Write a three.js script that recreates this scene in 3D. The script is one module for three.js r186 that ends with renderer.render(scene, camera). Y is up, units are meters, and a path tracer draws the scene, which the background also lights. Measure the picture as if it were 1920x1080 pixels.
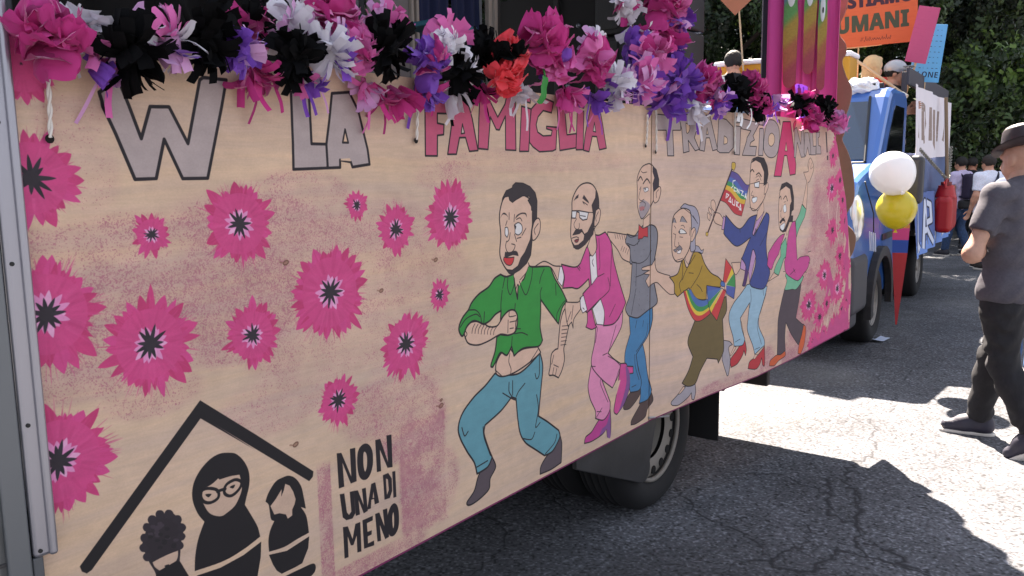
import * as THREE from 'three';
import { RoundedBoxGeometry } from 'three/addons/geometries/RoundedBoxGeometry.js';
import { mergeGeometries, mergeVertices } from 'three/addons/utils/BufferGeometryUtils.js';

// ------------------------------------------------------------------ camera, sky, sun, exposure
const scene = new THREE.Scene();
const camera = new THREE.PerspectiveCamera(38.69, 16 / 9, 0.1, 900);
camera.rotation.order = 'YXZ';
camera.position.set(0, 1.58, 0);
camera.rotation.set(THREE.MathUtils.degToRad(-8.003), 0, THREE.MathUtils.degToRad(-0.801));
const renderer = new THREE.WebGLRenderer();
renderer.toneMapping = THREE.LinearToneMapping;
renderer.toneMappingExposure = 10.5;
renderer.shadowMap.enabled = true;
const SUN = new THREE.Vector3().setFromSphericalCoords(1, THREE.MathUtils.degToRad(90 - 50), THREE.MathUtils.degToRad(180 + 1));
{ // hazy summer sky: pale towards the horizon, brighter round the sun
  const w = 256, h = 128, d = new Float32Array(w * h * 4);
  for (let j = 0; j < h; j++) for (let i = 0; i < w; i++) {
    const el = ((j + 0.5) / h - 0.5) * Math.PI, az = ((i + 0.5) / w - 0.5) * 2 * Math.PI, v = new THREE.Vector3(Math.cos(el) * Math.cos(az), Math.sin(el), Math.cos(el) * Math.sin(az));
    const t = Math.pow(Math.max(0, Math.sin(el)), 0.45), c = Math.max(0, v.dot(SUN)), glow = 0.1 * Math.pow(c, 6) + 0.2 * Math.pow(c, 60), k = (j * w + i) * 4;
    d[k] = 0.125 * (1 - t) + 0.078 * t + glow; d[k + 1] = 0.128 * (1 - t) + 0.088 * t + glow * 0.98; d[k + 2] = 0.137 * (1 - t) + 0.112 * t + glow * 0.94; d[k + 3] = 1;
    if (el < 0) { d[k] = 0.05; d[k + 1] = 0.05; d[k + 2] = 0.05; }
  }
  const sky = new THREE.DataTexture(d, w, h, THREE.RGBAFormat, THREE.FloatType);
  sky.mapping = THREE.EquirectangularReflectionMapping; sky.magFilter = THREE.LinearFilter; sky.needsUpdate = true; sky.name = 'sky';
  scene.background = sky; scene.environment = sky; scene.environmentIntensity = 1; scene.backgroundIntensity = 1;
}
const sun = new THREE.DirectionalLight(0xfff1e2, 3.7);
sun.position.copy(SUN).multiplyScalar(40).add(new THREE.Vector3(2, 0, -6));
sun.target.position.set(2, 0, -6);
sun.castShadow = true;
sun.shadow.mapSize.set(4096, 4096);
Object.assign(sun.shadow.camera, { left: -16, right: 16, top: 16, bottom: -16, near: 1, far: 90 });
scene.add(sun, sun.target);

// ------------------------------------------------------------------ helpers
let seed = 7;
const rnd = () => { seed = (seed * 1664525 + 1013904223) >>> 0; return seed / 4294967296; };
const rr = (a, b) => a + (b - a) * rnd();
const V = (x, y, z) => new THREE.Vector3(x, y, z);
const deg = THREE.MathUtils.degToRad;
const used = {};
function numbered(n) { used[n] = (used[n] || 0) + 1; return used[n] === 1 ? n : n + '_' + String(used[n] - 1).padStart(3, '0'); }
function thing(name, label, category, pos, turn = 0, group) {
  const o = new THREE.Group(); o.name = numbered(name); scene.add(o);
  if (pos) o.position.copy(pos); o.rotation.y = turn;
  o.userData = { label, category }; if (group) o.userData.group = group;
  return o;
}
function part(name, geo, m, parent, label) {
  const o = new THREE.Mesh(Array.isArray(geo) ? join(geo) : geo, m); o.name = name; parent.add(o);
  o.castShadow = o.receiveShadow = true; if (label) o.userData.label = label;
  return o;
}
function tag(o, label, category, group) { o.name = numbered(o.name); o.userData = { label, category }; if (group) o.userData.group = group; return o; }
function join(l) {
  return mergeGeometries(l.map((g) => { const h = g.index ? g.toNonIndexed() : g.clone(); for (const k of Object.keys(h.attributes)) if (!['position', 'normal', 'uv'].includes(k)) h.deleteAttribute(k); if (!h.attributes.uv) h.setAttribute('uv', new THREE.BufferAttribute(new Float32Array(h.attributes.position.count * 2), 2)); return h; }));
}
function M(color, rough = 0.7, o = {}) { return new THREE.MeshStandardMaterial({ color, roughness: rough, side: THREE.DoubleSide, ...o }); }
function MP(color, rough = 0.5, o = {}) { return new THREE.MeshPhysicalMaterial({ color, roughness: rough, side: THREE.DoubleSide, ...o }); }
function bx(w, h, d, x, y, z, r = 0.006) { const g = new RoundedBoxGeometry(w, h, d, 2, Math.min(r, w / 2.1, h / 2.1, d / 2.1)); g.translate(x, y, z); return g; }
function cyl(a, b, ra, rb = ra, n = 10) {
  const d = b.clone().sub(a), g = new THREE.CylinderGeometry(rb, ra, d.length(), n);
  g.applyQuaternion(new THREE.Quaternion().setFromUnitVectors(V(0, 1, 0), d.clone().normalize()));
  g.translate((a.x + b.x) / 2, (a.y + b.y) / 2, (a.z + b.z) / 2); return g;
}
function tube(pts, r, n = 24, k = 6) { return new THREE.TubeGeometry(new THREE.CatmullRomCurve3(pts), n, r, k); }
function extr(pts, depth, bevel = 0, holes = []) {
  const s = new THREE.Shape(pts.map((p) => new THREE.Vector2(p[0], p[1])));
  for (const h of holes) s.holes.push(new THREE.Path(h.map((p) => new THREE.Vector2(p[0], p[1]))));
  return new THREE.ExtrudeGeometry(s, { depth, bevelEnabled: bevel > 0, bevelSize: bevel, bevelThickness: bevel, bevelSegments: 2, curveSegments: 20 });
}
const nums = (s) => { const a = s.trim().split(/[ ,]+/).map(Number), o = []; for (let i = 0; i < a.length; i += 2) o.push([a[i], a[i + 1]]); return o; };
// value noise
const NP = new Float32Array(65536); { let s = 99; for (let i = 0; i < 65536; i++) { s = (s * 1664525 + 1013904223) >>> 0; NP[i] = s / 4294967296; } }
const h2 = (x, y) => NP[((x * 73 + y * 1151) ^ (y << 3) ^ (x << 9)) & 65535];
function vn(x, y) {
  const xi = Math.floor(x), yi = Math.floor(y), fx = x - xi, fy = y - yi, u = fx * fx * (3 - 2 * fx), v = fy * fy * (3 - 2 * fy);
  const a = h2(xi, yi), b = h2(xi + 1, yi), c = h2(xi, yi + 1), d = h2(xi + 1, yi + 1);
  return a + (b - a) * u + (c - a) * v + (a - b - c + d) * u * v;
}
const fbm = (x, y) => 0.5 * vn(x, y) + 0.27 * vn(x * 2.1 + 7, y * 2.1) + 0.15 * vn(x * 4.3, y * 4.3 + 3) + 0.08 * vn(x * 8.7 + 1, y * 8.7);
// wrapped noise for tiles: period p cells
function vnp(x, y, p) {
  const xi = Math.floor(x), yi = Math.floor(y), fx = x - xi, fy = y - yi, u = fx * fx * (3 - 2 * fx), v = fy * fy * (3 - 2 * fy), w = (k) => ((k % p) + p) % p;
  const a = h2(w(xi), w(yi)), b = h2(w(xi + 1), w(yi)), c = h2(w(xi), w(yi + 1)), d = h2(w(xi + 1), w(yi + 1));
  return a + (b - a) * u + (c - a) * v + (a - b - c + d) * u * v;
}
function canvas(w, h) { const c = document.createElement('canvas'); c.width = w; c.height = h; return c; }
function tex(c, srgb = true) { const t = new THREE.CanvasTexture(c); if (srgb) t.colorSpace = THREE.SRGBColorSpace; t.anisotropy = 8; return t; }
// surface nets over a signed distance field
function nets(f, lo, hi, cell) {
  const nx = Math.ceil((hi.x - lo.x) / cell) + 1, ny = Math.ceil((hi.y - lo.y) / cell) + 1, nz = Math.ceil((hi.z - lo.z) / cell) + 1;
  const val = new Float32Array(nx * ny * nz), id = (i, j, k) => (k * ny + j) * nx + i;
  for (let k = 0; k < nz; k++) for (let j = 0; j < ny; j++) for (let i = 0; i < nx; i++) val[id(i, j, k)] = f(lo.x + i * cell, lo.y + j * cell, lo.z + k * cell);
  const vid = new Int32Array(nx * ny * nz).fill(-1), pos = [], idx = [];
  for (let k = 0; k < nz - 1; k++) for (let j = 0; j < ny - 1; j++) for (let i = 0; i < nx - 1; i++) {
    let n = 0, sx = 0, sy = 0, sz = 0;
    const c = [];
    for (let m = 0; m < 8; m++) c.push(val[id(i + (m & 1), j + ((m >> 1) & 1), k + (m >> 2))]);
    for (let a = 0; a < 8; a++) for (let e = 1; e < 8; e <<= 1) {
      if (a & e) continue; const b = a | e;
      if ((c[a] < 0) === (c[b] < 0)) continue;
      const t = c[a] / (c[a] - c[b]);
      sx += (a & 1) + (e === 1 ? t : 0); sy += ((a >> 1) & 1) + (e === 2 ? t : 0); sz += (a >> 2) + (e === 4 ? t : 0); n++;
    }
    if (n) { vid[id(i, j, k)] = pos.length / 3; pos.push(lo.x + (i + sx / n) * cell, lo.y + (j + sy / n) * cell, lo.z + (k + sz / n) * cell); }
  }
  const quad = (a, b, c, d, flip) => { if (a < 0 || b < 0 || c < 0 || d < 0) return; flip ? idx.push(a, c, b, a, d, c) : idx.push(a, b, c, a, c, d); };
  for (let k = 1; k < nz - 1; k++) for (let j = 1; j < ny - 1; j++) for (let i = 1; i < nx - 1; i++) {
    const v0 = val[id(i, j, k)] < 0;
    if (v0 !== val[id(i + 1, j, k)] < 0) quad(vid[id(i, j - 1, k - 1)], vid[id(i, j, k - 1)], vid[id(i, j, k)], vid[id(i, j - 1, k)], !v0);
    if (v0 !== val[id(i, j + 1, k)] < 0) quad(vid[id(i - 1, j, k - 1)], vid[id(i - 1, j, k)], vid[id(i, j, k)], vid[id(i, j, k - 1)], !v0);
    if (v0 !== val[id(i, j, k + 1)] < 0) quad(vid[id(i - 1, j - 1, k)], vid[id(i, j - 1, k)], vid[id(i, j, k)], vid[id(i - 1, j, k)], !v0);
  }
  const g = new THREE.BufferGeometry(); g.setAttribute('position', new THREE.Float32BufferAttribute(pos, 3)); g.setIndex(idx); g.computeVertexNormals(); return g;
}
const cap = (a, b, ra, rb, cut) => ({ a, b, ra, rb, cut });
const ell = (c, r) => ({ c, r });
function field(prims, k = 0.03, wrinkle) {
  return (x, y, z) => {
    let d = 9;
    for (const p of prims) {
      let e;
      if (p.r) { const ax = (x - p.c[0]) / p.r[0], ay = (y - p.c[1]) / p.r[1], az = (z - p.c[2]) / p.r[2]; const k0 = Math.hypot(ax, ay, az), k1 = Math.hypot(ax / p.r[0], ay / p.r[1], az / p.r[2]); e = k1 > 1e-9 ? (k0 * (k0 - 1)) / k1 : -Math.min(...p.r); }
      else {
        const bx = p.b[0] - p.a[0], by = p.b[1] - p.a[1], bz = p.b[2] - p.a[2], px = x - p.a[0], py = y - p.a[1], pz = z - p.a[2];
        const h = Math.min(1, Math.max(0, (px * bx + py * by + pz * bz) / (bx * bx + by * by + bz * bz + 1e-12)));
        e = Math.hypot(px - bx * h, py - by * h, pz - bz * h) - (p.ra + (p.rb - p.ra) * h);
        if (p.cut) e = Math.max(e, (x - p.cut[0]) * p.cut[3] + (y - p.cut[1]) * p.cut[4] + (z - p.cut[2]) * p.cut[5]);
      }
      if (d > 8) d = e; else { const hh = Math.max(k - Math.abs(d - e), 0) / k; d = Math.min(d, e) - hh * hh * k * 0.25; }
    }
    return wrinkle ? d + wrinkle(x, y, z) : d;
  };
}
function solid(prims, cell, k, wrinkle) {
  const lo = V(9, 9, 9), hi = V(-9, -9, -9);
  for (const p of prims) {
    const l = p.r ? [[p.c, Math.max(...p.r)]] : [[p.a, p.ra], [p.b, p.rb]];
    for (const [c, r] of l) { lo.min(V(c[0] - r, c[1] - r, c[2] - r)); hi.max(V(c[0] + r, c[1] + r, c[2] + r)); }
  }
  const m = cell * 3 + 0.01; lo.subScalar(m); hi.addScalar(m);
  const g = nets(field(prims, k, wrinkle), lo, hi, cell), p = g.attributes.position, uv = new Float32Array(p.count * 2);
  for (let i = 0; i < p.count; i++) { uv[i * 2] = (p.getX(i) * 0.8 + p.getZ(i) * 0.6) * 3; uv[i * 2 + 1] = p.getY(i) * 3; }
  g.setAttribute('uv', new THREE.BufferAttribute(uv, 2)); return g;
}
const mix = (a, b, t) => a.map((v, i) => v + (b[i] - v) * t);
const sub3 = (a, b) => a.map((v, i) => v - b[i]);
const nrm = (a) => { const l = Math.hypot(...a); return a.map((v) => v / l); };

// ------------------------------------------------------------------ ground: one sheet of worn, cracked asphalt
{
  const N = 2048, TILE = 8, c = canvas(N, N), cb = canvas(N, N), x = c.getContext('2d'), xb = cb.getContext('2d');
  const im = x.createImageData(N, N), ib = xb.createImageData(N, N);
  for (let j = 0; j < N; j++) for (let i = 0; i < N; i++) {
    const k = (j * N + i) * 4, n1 = vnp(i / 128, j / 128, 16), n2 = vnp(i / 32, j / 32, 64), g = NP[(i * 7919 + j * 104729 + ((i * j) >> 3)) & 65535], g2 = vnp(i / 2.6, j / 2.6, 787);
    let v = 79 + (n1 - 0.5) * 20 + (n2 - 0.5) * 12 + (g - 0.5) * 20 + (g2 - 0.5) * 46;
    if (g2 > 0.83) v += 24; if (g2 < 0.16) v -= 22;
    im.data[k] = v; im.data[k + 1] = v * 1.01; im.data[k + 2] = v * 1.06; im.data[k + 3] = 255;
    const b = 150 + (g2 - 0.5) * 120 + (n2 - 0.5) * 50 + (g - .5) * 30; ib.data[k] = ib.data[k + 1] = ib.data[k + 2] = b; ib.data[k + 3] = 255;
  }
  x.putImageData(im, 0, 0); xb.putImageData(ib, 0, 0);
  // u = X/8, v = Z/8 ; canvas pixel = ((X mod 8)/8)*N
  const px = (X) => (((X % TILE) + TILE) % TILE) / TILE * N, py = (d) => N - (((d % TILE) + TILE) % TILE) / TILE * N;
  const crack = (pts, w) => {
    for (const [ctx, col, ww] of [[x, 'rgba(20,20,23,0.7)', w * 0.55], [x, 'rgba(40,40,42,0.3)', w * 1.4], [xb, 'rgba(10,10,10,0.9)', w * 1.2]]) {
      ctx.strokeStyle = col; ctx.lineCap = 'round'; ctx.lineJoin = 'round';
      for (let i = 0; i + 1 < pts.length; i++) {
        const [ax, ay] = [px(pts[i][0]), py(pts[i][1])], dx = (pts[i + 1][0] - pts[i][0]) / TILE * N, dy = -(pts[i + 1][1] - pts[i][1]) / TILE * N, n = Math.max(3, Math.round(Math.hypot(dx, dy) / 7));
        for (const ox of [0, -N, N]) for (const oy of [0, -N, N]) {
          if (ax + ox + Math.max(dx, 0) < -60 || ax + ox + Math.min(dx, 0) > N + 60 || ay + oy + Math.max(dy, 0) < -60 || ay + oy + Math.min(dy, 0) > N + 60) continue;
          let s = Math.floor(pts[i][0] * 91 + pts[i][1] * 37);
          for (let m = 0; m < n; m++) {
            const j = (q) => (q === 0 || q === n ? 0 : (h2(s + q, 5) - 0.5) * 11), k = (q) => (q === 0 || q === n ? 0 : (h2(s + q, 9) - 0.5) * 11);
            ctx.lineWidth = ww * (0.4 + 1.1 * h2(s + m, 3));
            ctx.beginPath(); ctx.moveTo(ax + ox + dx * m / n + j(m), ay + oy + dy * m / n + k(m)); ctx.lineTo(ax + ox + dx * (m + 1) / n + j(m + 1), ay + oy + dy * (m + 1) / n + k(m + 1)); ctx.stroke();
          }
        }
      }
    }
  };
  for (const s of ['1.81 4.22 1.67 3.98 1.68 3.87 1.61 3.66 1.53 3.50 1.45 3.31 1.43 3.17 1.49 3.13 1.55 3.08 1.7 2.9', '1.59 4.04 1.54 3.84 1.45 3.62 1.48 3.54 1.53 3.48', '0.94 3.15 1.05 3.17 1.05 3.08 1.14 3.06 1.29 3.16 1.33 3.23 1.38 3.22', '1.48 3.29 1.57 3.23 1.55 3.10 1.62 3.03']) crack(nums(s), 4.2);
  for (const s of ['1.30 3.51 1.26 3.32', '2.27 5.04 2.18 4.78 2.10 4.67 2.09 4.55 2.00 4.41 1.81 4.22', '2.66 5.57 2.47 5.17', '2.17 5.14 2.17 4.98', '2.85 6.17 2.70 5.98', '3.14 6.29 2.92 5.97', '1.52 3.85 1.38 4.11 1.21 4.12', '1.26 3.32 1.05 3.17', '1.05 3.17 1.0 3.4 0.86 3.6 0.8 3.95', '1.43 3.17 1.33 3.23', '1.53 3.48 1.68 3.87']) crack(nums(s), 2.6);
  seed = 31;
  for (let i = 0; i < 34; i++) { // a web of hairline cracks
    let X = rr(0, 8), Z = rr(0, 8), a = rr(0, 6.28); const p = [[X, Z]];
    for (let m = 0; m < 4 + rnd() * 5; m++) { a += rr(-0.9, 0.9); X += Math.cos(a) * 0.22; Z += Math.sin(a) * 0.22; p.push([X, Z]); }
    crack(p, rr(0.9, 2.0));
  }
  for (let i = 0; i < 46; i++) { const cx = rr(0, N), cy = rr(0, N), r = rr(30, 190), d = rnd() > 0.5; for (const ox of [0, -N, N]) for (const oy of [0, -N, N]) { const gr = x.createRadialGradient(cx + ox, cy + oy, r * 0.2, cx + ox, cy + oy, r); gr.addColorStop(0, d ? 'rgba(36,35,36,0.3)' : 'rgba(128,126,122,0.2)'); gr.addColorStop(0.7, d ? 'rgba(36,35,36,0.16)' : 'rgba(128,126,122,0.14)'); gr.addColorStop(1, 'rgba(80,80,80,0)'); x.fillStyle = gr; x.fillRect(cx + ox - r, cy + oy - r, 2 * r, 2 * r); } }
  for (let i = 0; i < 40; i++) { x.fillStyle = 'rgba(25,25,28,' + rr(0.15, 0.5) + ')'; x.beginPath(); x.ellipse(rr(0, N), rr(0, N), rr(2, 9), rr(2, 7), 0, 0, 7); x.fill(); }
  const t = tex(c), tb = tex(cb, false);
  for (const q of [t, tb]) { q.wrapS = q.wrapT = THREE.RepeatWrapping; }
  const g = new THREE.PlaneGeometry(600, 600, 1, 1); g.rotateX(-Math.PI / 2);
  const uv = g.attributes.uv, ps = g.attributes.position;
  for (let i = 0; i < uv.count; i++) uv.setXY(i, ps.getX(i) / TILE, -ps.getZ(i) / TILE);
  // canvas y grows downwards: v = d/8 -> row N - v*N (flipY), matches py()
  const road = new THREE.Mesh(g, M(0xffffff, 0.95, { map: t, bumpMap: tb, bumpScale: 0.006, side: THREE.FrontSide }));
  road.name = 'road'; road.userData.kind = 'structure'; road.receiveShadow = true; scene.add(road);
}

// ------------------------------------------------------------------ the parade float
const TH = deg(53.239), D = V(Math.cos(TH), 0, -Math.sin(TH)), NO = V(Math.sin(TH), 0, Math.cos(TH)), SEAM = V(0.595, 0, -3.5);
const F = (t, y, n) => SEAM.clone().addScaledVector(D, t).addScaledVector(NO, n).setY(y);
const float_ = thing('parade_float', 'flatbed parade float with painted plywood side, aluminium corner strip and black rear wheel', 'parade float', SEAM, TH);
// paint on the plywood: u along the side, v down from the top edge, millimetres
let ctx;
function trace(pts, smooth, closed) {
  ctx.beginPath(); const n = pts.length; ctx.moveTo(pts[0][0], pts[0][1]);
  if (!smooth) { for (let i = 1; i < n; i++) ctx.lineTo(pts[i][0], pts[i][1]); }
  else for (let i = 0; i < (closed ? n : n - 1); i++) {
    const q = (k) => (closed ? pts[(k + n) % n] : pts[Math.min(n - 1, Math.max(0, k))]), a = q(i - 1), b = q(i), c = q(i + 1), d = q(i + 2);
    if (b[0] === c[0] && b[1] === c[1]) continue;
    ctx.bezierCurveTo(b[0] + (c[0] - a[0]) / 6, b[1] + (c[1] - a[1]) / 6, c[0] - (d[0] - b[0]) / 6, c[1] - (d[1] - b[1]) / 6, c[0], c[1]);
  }
  if (closed) ctx.closePath();
}
function A(fill, stroke, w, opt, s) {
  trace(nums(s), opt.includes('s'), opt.includes('c'));
  if (fill) { ctx.fillStyle = fill === 'wood' ? '#d4b497' : fill; ctx.fill(); }
  if (stroke && w) { ctx.strokeStyle = stroke; ctx.lineWidth = w; ctx.lineJoin = 'round'; ctx.lineCap = 'round'; ctx.stroke(); }
}
function flower(cx, cy, R, n, pale, bk, sd) {
  R *= 0.93;
  const keep = seed; seed = sd * 7717;
  const blade = (r0, r1, a, w, col) => {
    const c = Math.cos(a), s = Math.sin(a), p = [-s, c];
    ctx.fillStyle = col; ctx.beginPath();
    ctx.moveTo(cx + c * r0 + p[0] * w, cy + s * r0 + p[1] * w);
    ctx.quadraticCurveTo(cx + c * (r0 + (r1 - r0) * 0.7) + p[0] * w * 1.1, cy + s * (r0 + (r1 - r0) * 0.7) + p[1] * w * 1.1, cx + c * r1, cy + s * r1);
    ctx.quadraticCurveTo(cx + c * (r0 + (r1 - r0) * 0.7) - p[0] * w * 1.1, cy + s * (r0 + (r1 - r0) * 0.7) - p[1] * w * 1.1, cx + c * r0 - p[0] * w, cy + s * r0 - p[1] * w);
    ctx.closePath(); ctx.fill();
  };
  const wob = rr(0, 50), RM = (a) => 0.84 + 0.34 * vn(Math.cos(a) * 1.7 + wob, Math.sin(a) * 1.7 + wob);
  const tones = ['#c23a72', '#c8407c', '#cb4583', '#b93468'];
  for (let i = 0; i < n; i++) { const a = ((i + rr(-0.3, 0.3)) / n) * 6.283; blade(R * 0.4, R * RM(a) * rr(0.82, 1.14), a, R * rr(0.1, 0.19), tones[i % 4]); }
  for (let i = 0; i < n; i++) { const a = rr(0, 6.283); blade(R * 0.4, R * RM(a) * rr(0.75, 1.0), a, R * rr(0.04, 0.09), tones[i % 4]); }
  for (let i = 0; i < n * 3; i++) { const a = rr(0, 6.283); ctx.globalAlpha = rr(0.25, 0.6); blade(R * 0.6, R * RM(a) * rr(0.9, 1.18), a, R * rr(0.006, 0.02), tones[i % 4]); } ctx.globalAlpha = 1;
  ctx.fillStyle = '#c8437d'; ctx.beginPath(); ctx.arc(cx, cy, R * 0.72, 0, 7); ctx.fill();
  for (let i = 0; i < n * 2; i++) { const a = rr(0, 6.283); ctx.globalAlpha = 0.16; blade(R * 0.4, R * rr(0.6, 0.95), a, R * 0.03, rnd() > 0.5 ? '#a82f60' : '#d65a93'); ctx.globalAlpha = 1; }
  if (pale) { for (let i = 0; i < 15; i++) { const a = (i / 15) * 6.283 + rr(-0.15, 0.15); blade(R * 0.05, R * rr(0.32, 0.45), a, R * 0.075, i % 3 ? '#d98ab8' : '#e0a2c6'); } }
  for (let i = 0; i < 11; i++) { const a = (i / 11) * 6.283 + rr(-0.16, 0.16); blade(0, R * bk * rr(0.75, 1.2), a, R * bk * 0.13, i % 3 ? '#221b24' : '#2c242e'); }
  ctx.fillStyle = '#2a222a'; ctx.beginPath(); ctx.arc(cx, cy, R * bk * 0.36, 0, 7); ctx.fill();
  seed = keep;
}
const S = [];
const KNOTS = [];
function knot(x, y, r) { KNOTS.push([x, y, r]); }
function drawKnots() { for (const [x, y, r] of KNOTS) { ctx.strokeStyle = 'rgba(90,55,40,.75)'; ctx.lineWidth = 3; ctx.fillStyle = 'rgba(120,80,62,.55)'; ctx.beginPath(); ctx.ellipse(x, y, r * 0.9, r * 0.55, -0.3, 0, 7); ctx.fill(); ctx.stroke(); ctx.beginPath(); ctx.ellipse(x - r * 1.5, y - r * 0.2, r * 0.7, r * 0.25, 0.3, 0, 7); ctx.fill(); } }
function art() {
flower(11,263,98,22,0,0.42,11);
flower(236,382,48,16,1,0.36,12);
flower(449,372,104,26,1,0.33,13);
flower(809,344,45,14,1,0.42,14);
flower(950,416,81,18,1,0.4,15);
flower(1181,395,112,34,1,0.34,16);
flower(706,562,134,32,1,0.3,17);
flower(15,518,115,28,1,0.34,18);
flower(215,610,111,26,1,0.36,19);
flower(467,633,83,24,1,0.34,20);
flower(1124,622,53,14,1,0.42,21);
flower(975,745,108,24,1,0.36,22);
flower(716,849,77,22,1,0.42,23);
flower(11,805,121,26,1,0.34,24);
flower(12,58,76,22,0,0.05,25);
flower(4022,855,98,18,1,0.3,26);
flower(3840,1001,96,18,1,0.36,27);
flower(4210,951,101,16,1,0.3,28);
flower(3978,1084,75,14,0,0.4,29);
flower(4067,1020,64,14,0,0.4,30);
flower(4295,1080,61,12,0,0.4,31);
flower(3923,1224,93,14,0,0.4,32);
flower(4213,1198,122,16,0,0.4,33);
flower(4076,375,84,14,1,0.36,34);
flower(4184,333,85,14,0,0.3,35);
flower(4107,610,91,14,0,0.3,36);
flower(4286,566,94,14,0,0.3,37);
flower(4229,764,76,14,0,0.4,38);
flower(4073,197,66,14,0,0.3,39);
flower(4072,1300,77,12,0,0.4,40);
flower(4316,834,102,12,0,0.3,41);
flower(4350,1219,93,12,0,0.3,42);
flower(4140,132,83,12,0,0.3,43);
flower(4034,1186,65,12,0,0.4,44);
flower(4362,1028,86,12,0,0.3,45);
flower(4234,445,75,12,0,0.3,46);
A('#ac9d9a','#171017',7,'c','150 99 191 73 208 121 229 186 253 121 295 119 333 194 371 58 380 52 437 53 421 112 375 268 315 268 279 186 255 267 209 268 176 177 155 126 154 116');
A('#ac9d9a','#171017',7,'c','613 67 667 67 668 188 715 188 727 210 714 247 609 250 611 190');
A('#ac9d9a','#171017',7,'c','740 62 798 55 827 100 855 199 860 238 799 245 794 232 758 227 757 246 716 247 715 188 728 128');
A('wood','#171017',5,'c','779 149 769 183 788 183');
A('wood','',0,'c','791 222 761 224 759 228 795 230');
A('#bb5070','#171017',5,'c','1084 32 1209 30 1202 90 1135 92 1134 120 1163 123 1160 152 1133 155 1130 214 1079 214');
A('#bb5070','#171017',5,'c','1221 45 1271 45 1294 100 1319 196 1277 199 1260 158 1232 159 1216 208 1176 209 1206 83');
A('#c9bcae','#171017',4,'c','1247 118 1240 147 1256 145');
A('#bb5070','#171017',5,'c','1332 41 1381 40 1422 90 1461 47 1472 18 1517 22 1517 193 1461 192 1462 85 1429 130 1413 129 1384 91 1369 192 1320 190 1326 99');
A('#bb5070','#171017',5,'c','1552 30 1568 11 1604 12 1601 36');
A('#bb5070','#171017',5,'c','1551 49 1605 55 1589 195 1537 196');
A('#bb5070','#171017',5,'c','1607 55 1645 28 1692 16 1741 25 1728 62 1677 57 1646 79 1634 106 1643 130 1676 142 1725 139 1731 122 1696 117 1696 109 1762 110 1754 186 1734 192 1652 196 1614 180 1594 165 1597 108');
A('#bb5070','#171017',5,'c','1763 34 1811 34 1816 72 1826 134 1889 128 1886 179 1779 190 1770 118');
A('#bb5070','#171017',5,'c','1898 30 1901 16 1941 12 1939 35');
A('#bb5070','#171017',5,'c','1895 47 1941 46 1935 185 1886 186');
A('#bb5070','#171017',5,'c','1989 27 2052 23 2075 84 2105 177 2052 184 2032 135 2000 135 1977 192 1938 187 1949 129');
A('#c9bcae','#171017',4,'c','2015 83 2006 116 2026 118');
A('#ac9d9a','#171017',4,'c','2502 29 2666 36 2667 93 2613 94 2623 203 2581 203 2570 95 2507 96');
A('#ac9d9a','#171017',4,'c','2654 39 2682 24 2741 24 2783 44 2786 71 2763 123 2799 174 2770 180 2720 135 2728 183 2688 190 2674 88');
A('wood','#171017',3,'sc','2702 61 2702 61 2728 72 2729 90 2717 104 2707 100');
A('#ac9d9a','#171017',4,'c','2820 43 2846 22 2872 25 2934 173 2897 179 2872 122 2847 123 2836 182 2801 177');
A('wood','#171017',3,'c','2853 78 2847 107 2862 107');
A('#ac9d9a','#171017',4,'c','2939 30 2996 37 3054 70 3061 162 3023 188 2953 188 2931 179');
A('wood','#171017',3,'sc','2983 111 2983 111 3007 122 3008 144 2981 149 2981 149');
A('#ac9d9a','#171017',4,'c','3072 23 3117 24 3112 48 3070 51');
A('#ac9d9a','#171017',4,'c','3068 64 3114 66 3110 198 3065 195 3073 117');
A('#ac9d9a','#171017',4,'c','3128 29 3258 45 3265 54 3217 107 3231 126 3199 139 3193 156 3250 157 3242 201 3132 199 3165 131 3168 116 3199 84 3120 76');
A('#ac9d9a','#171017',4,'c','3274 24 3315 27 3309 55 3268 54');
A('#ac9d9a','#171017',4,'c','3273 71 3310 70 3307 200 3269 199');
A('#ac9d9a','#171017',4,'sc','3372 27 3418 35 3456 72 3460 149 3436 196 3390 210 3344 200 3312 166 3319 91 3342 37');
A('wood','#171017',3,'sc','3383 91 3411 104 3413 134 3387 154 3359 143 3357 109');
A('#bb5070','#171017',4.5,'c','3445 24 3460 26 3467 48');
A('#c9396b','#171017',5,'c','3492 32 3569 30 3600 124 3641 243 3639 293 3582 298 3543 199 3517 199 3492 302 3420 301 3470 118');
A('wood','#171017',3,'c','3531 133 3522 176 3546 176');
A('#ac9d9a','#171017',3.5,'c','3616 62 3636 57 3685 142 3687 54 3708 58 3733 205 3694 207 3646 131 3635 211 3618 207');
A('#ac9d9a','#171017',3.5,'c','3723 81 3764 80 3810 190 3782 194 3761 154 3742 203 3723 186');
A('#ac9d9a','#171017',3.5,'c','3777 76 3810 79 3825 149 3857 148 3856 194 3801 194');
A('#ac9d9a','#171017',3.5,'c','3851 78 3893 73 3891 98 3877 105 3885 144 3909 148 3918 189 3861 190');
A('#3a2a30','',0,'c','3960 71 3975 71 3999 180 3984 181');
A('#3a2a30','',0,'c','3988 197 4008 197 4008 221 3995 221');
A('#bb5070','#171017',3,'sc','3598 45 3618 24 3627 36 3605 80 3605 80');
A('#100a10','',0,'c','320 756 459 873 624 1015 621 1028 609 1036 348 816 456 910 318 797 55 1046 45 1049 36 1041 33 1029');
A('#100a10','',0,'sc','378 894 401 903 421 926 433 955 433 986 421 1021 417 1033 417 1033 432 1063 448 1098 454 1126 454 1126 406 1140 353 1147 278 1141 278 1141 282 1106 292 1071 310 1036 310 1036 295 1011 285 975 289 943 307 916 334 897 358 891');
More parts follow.
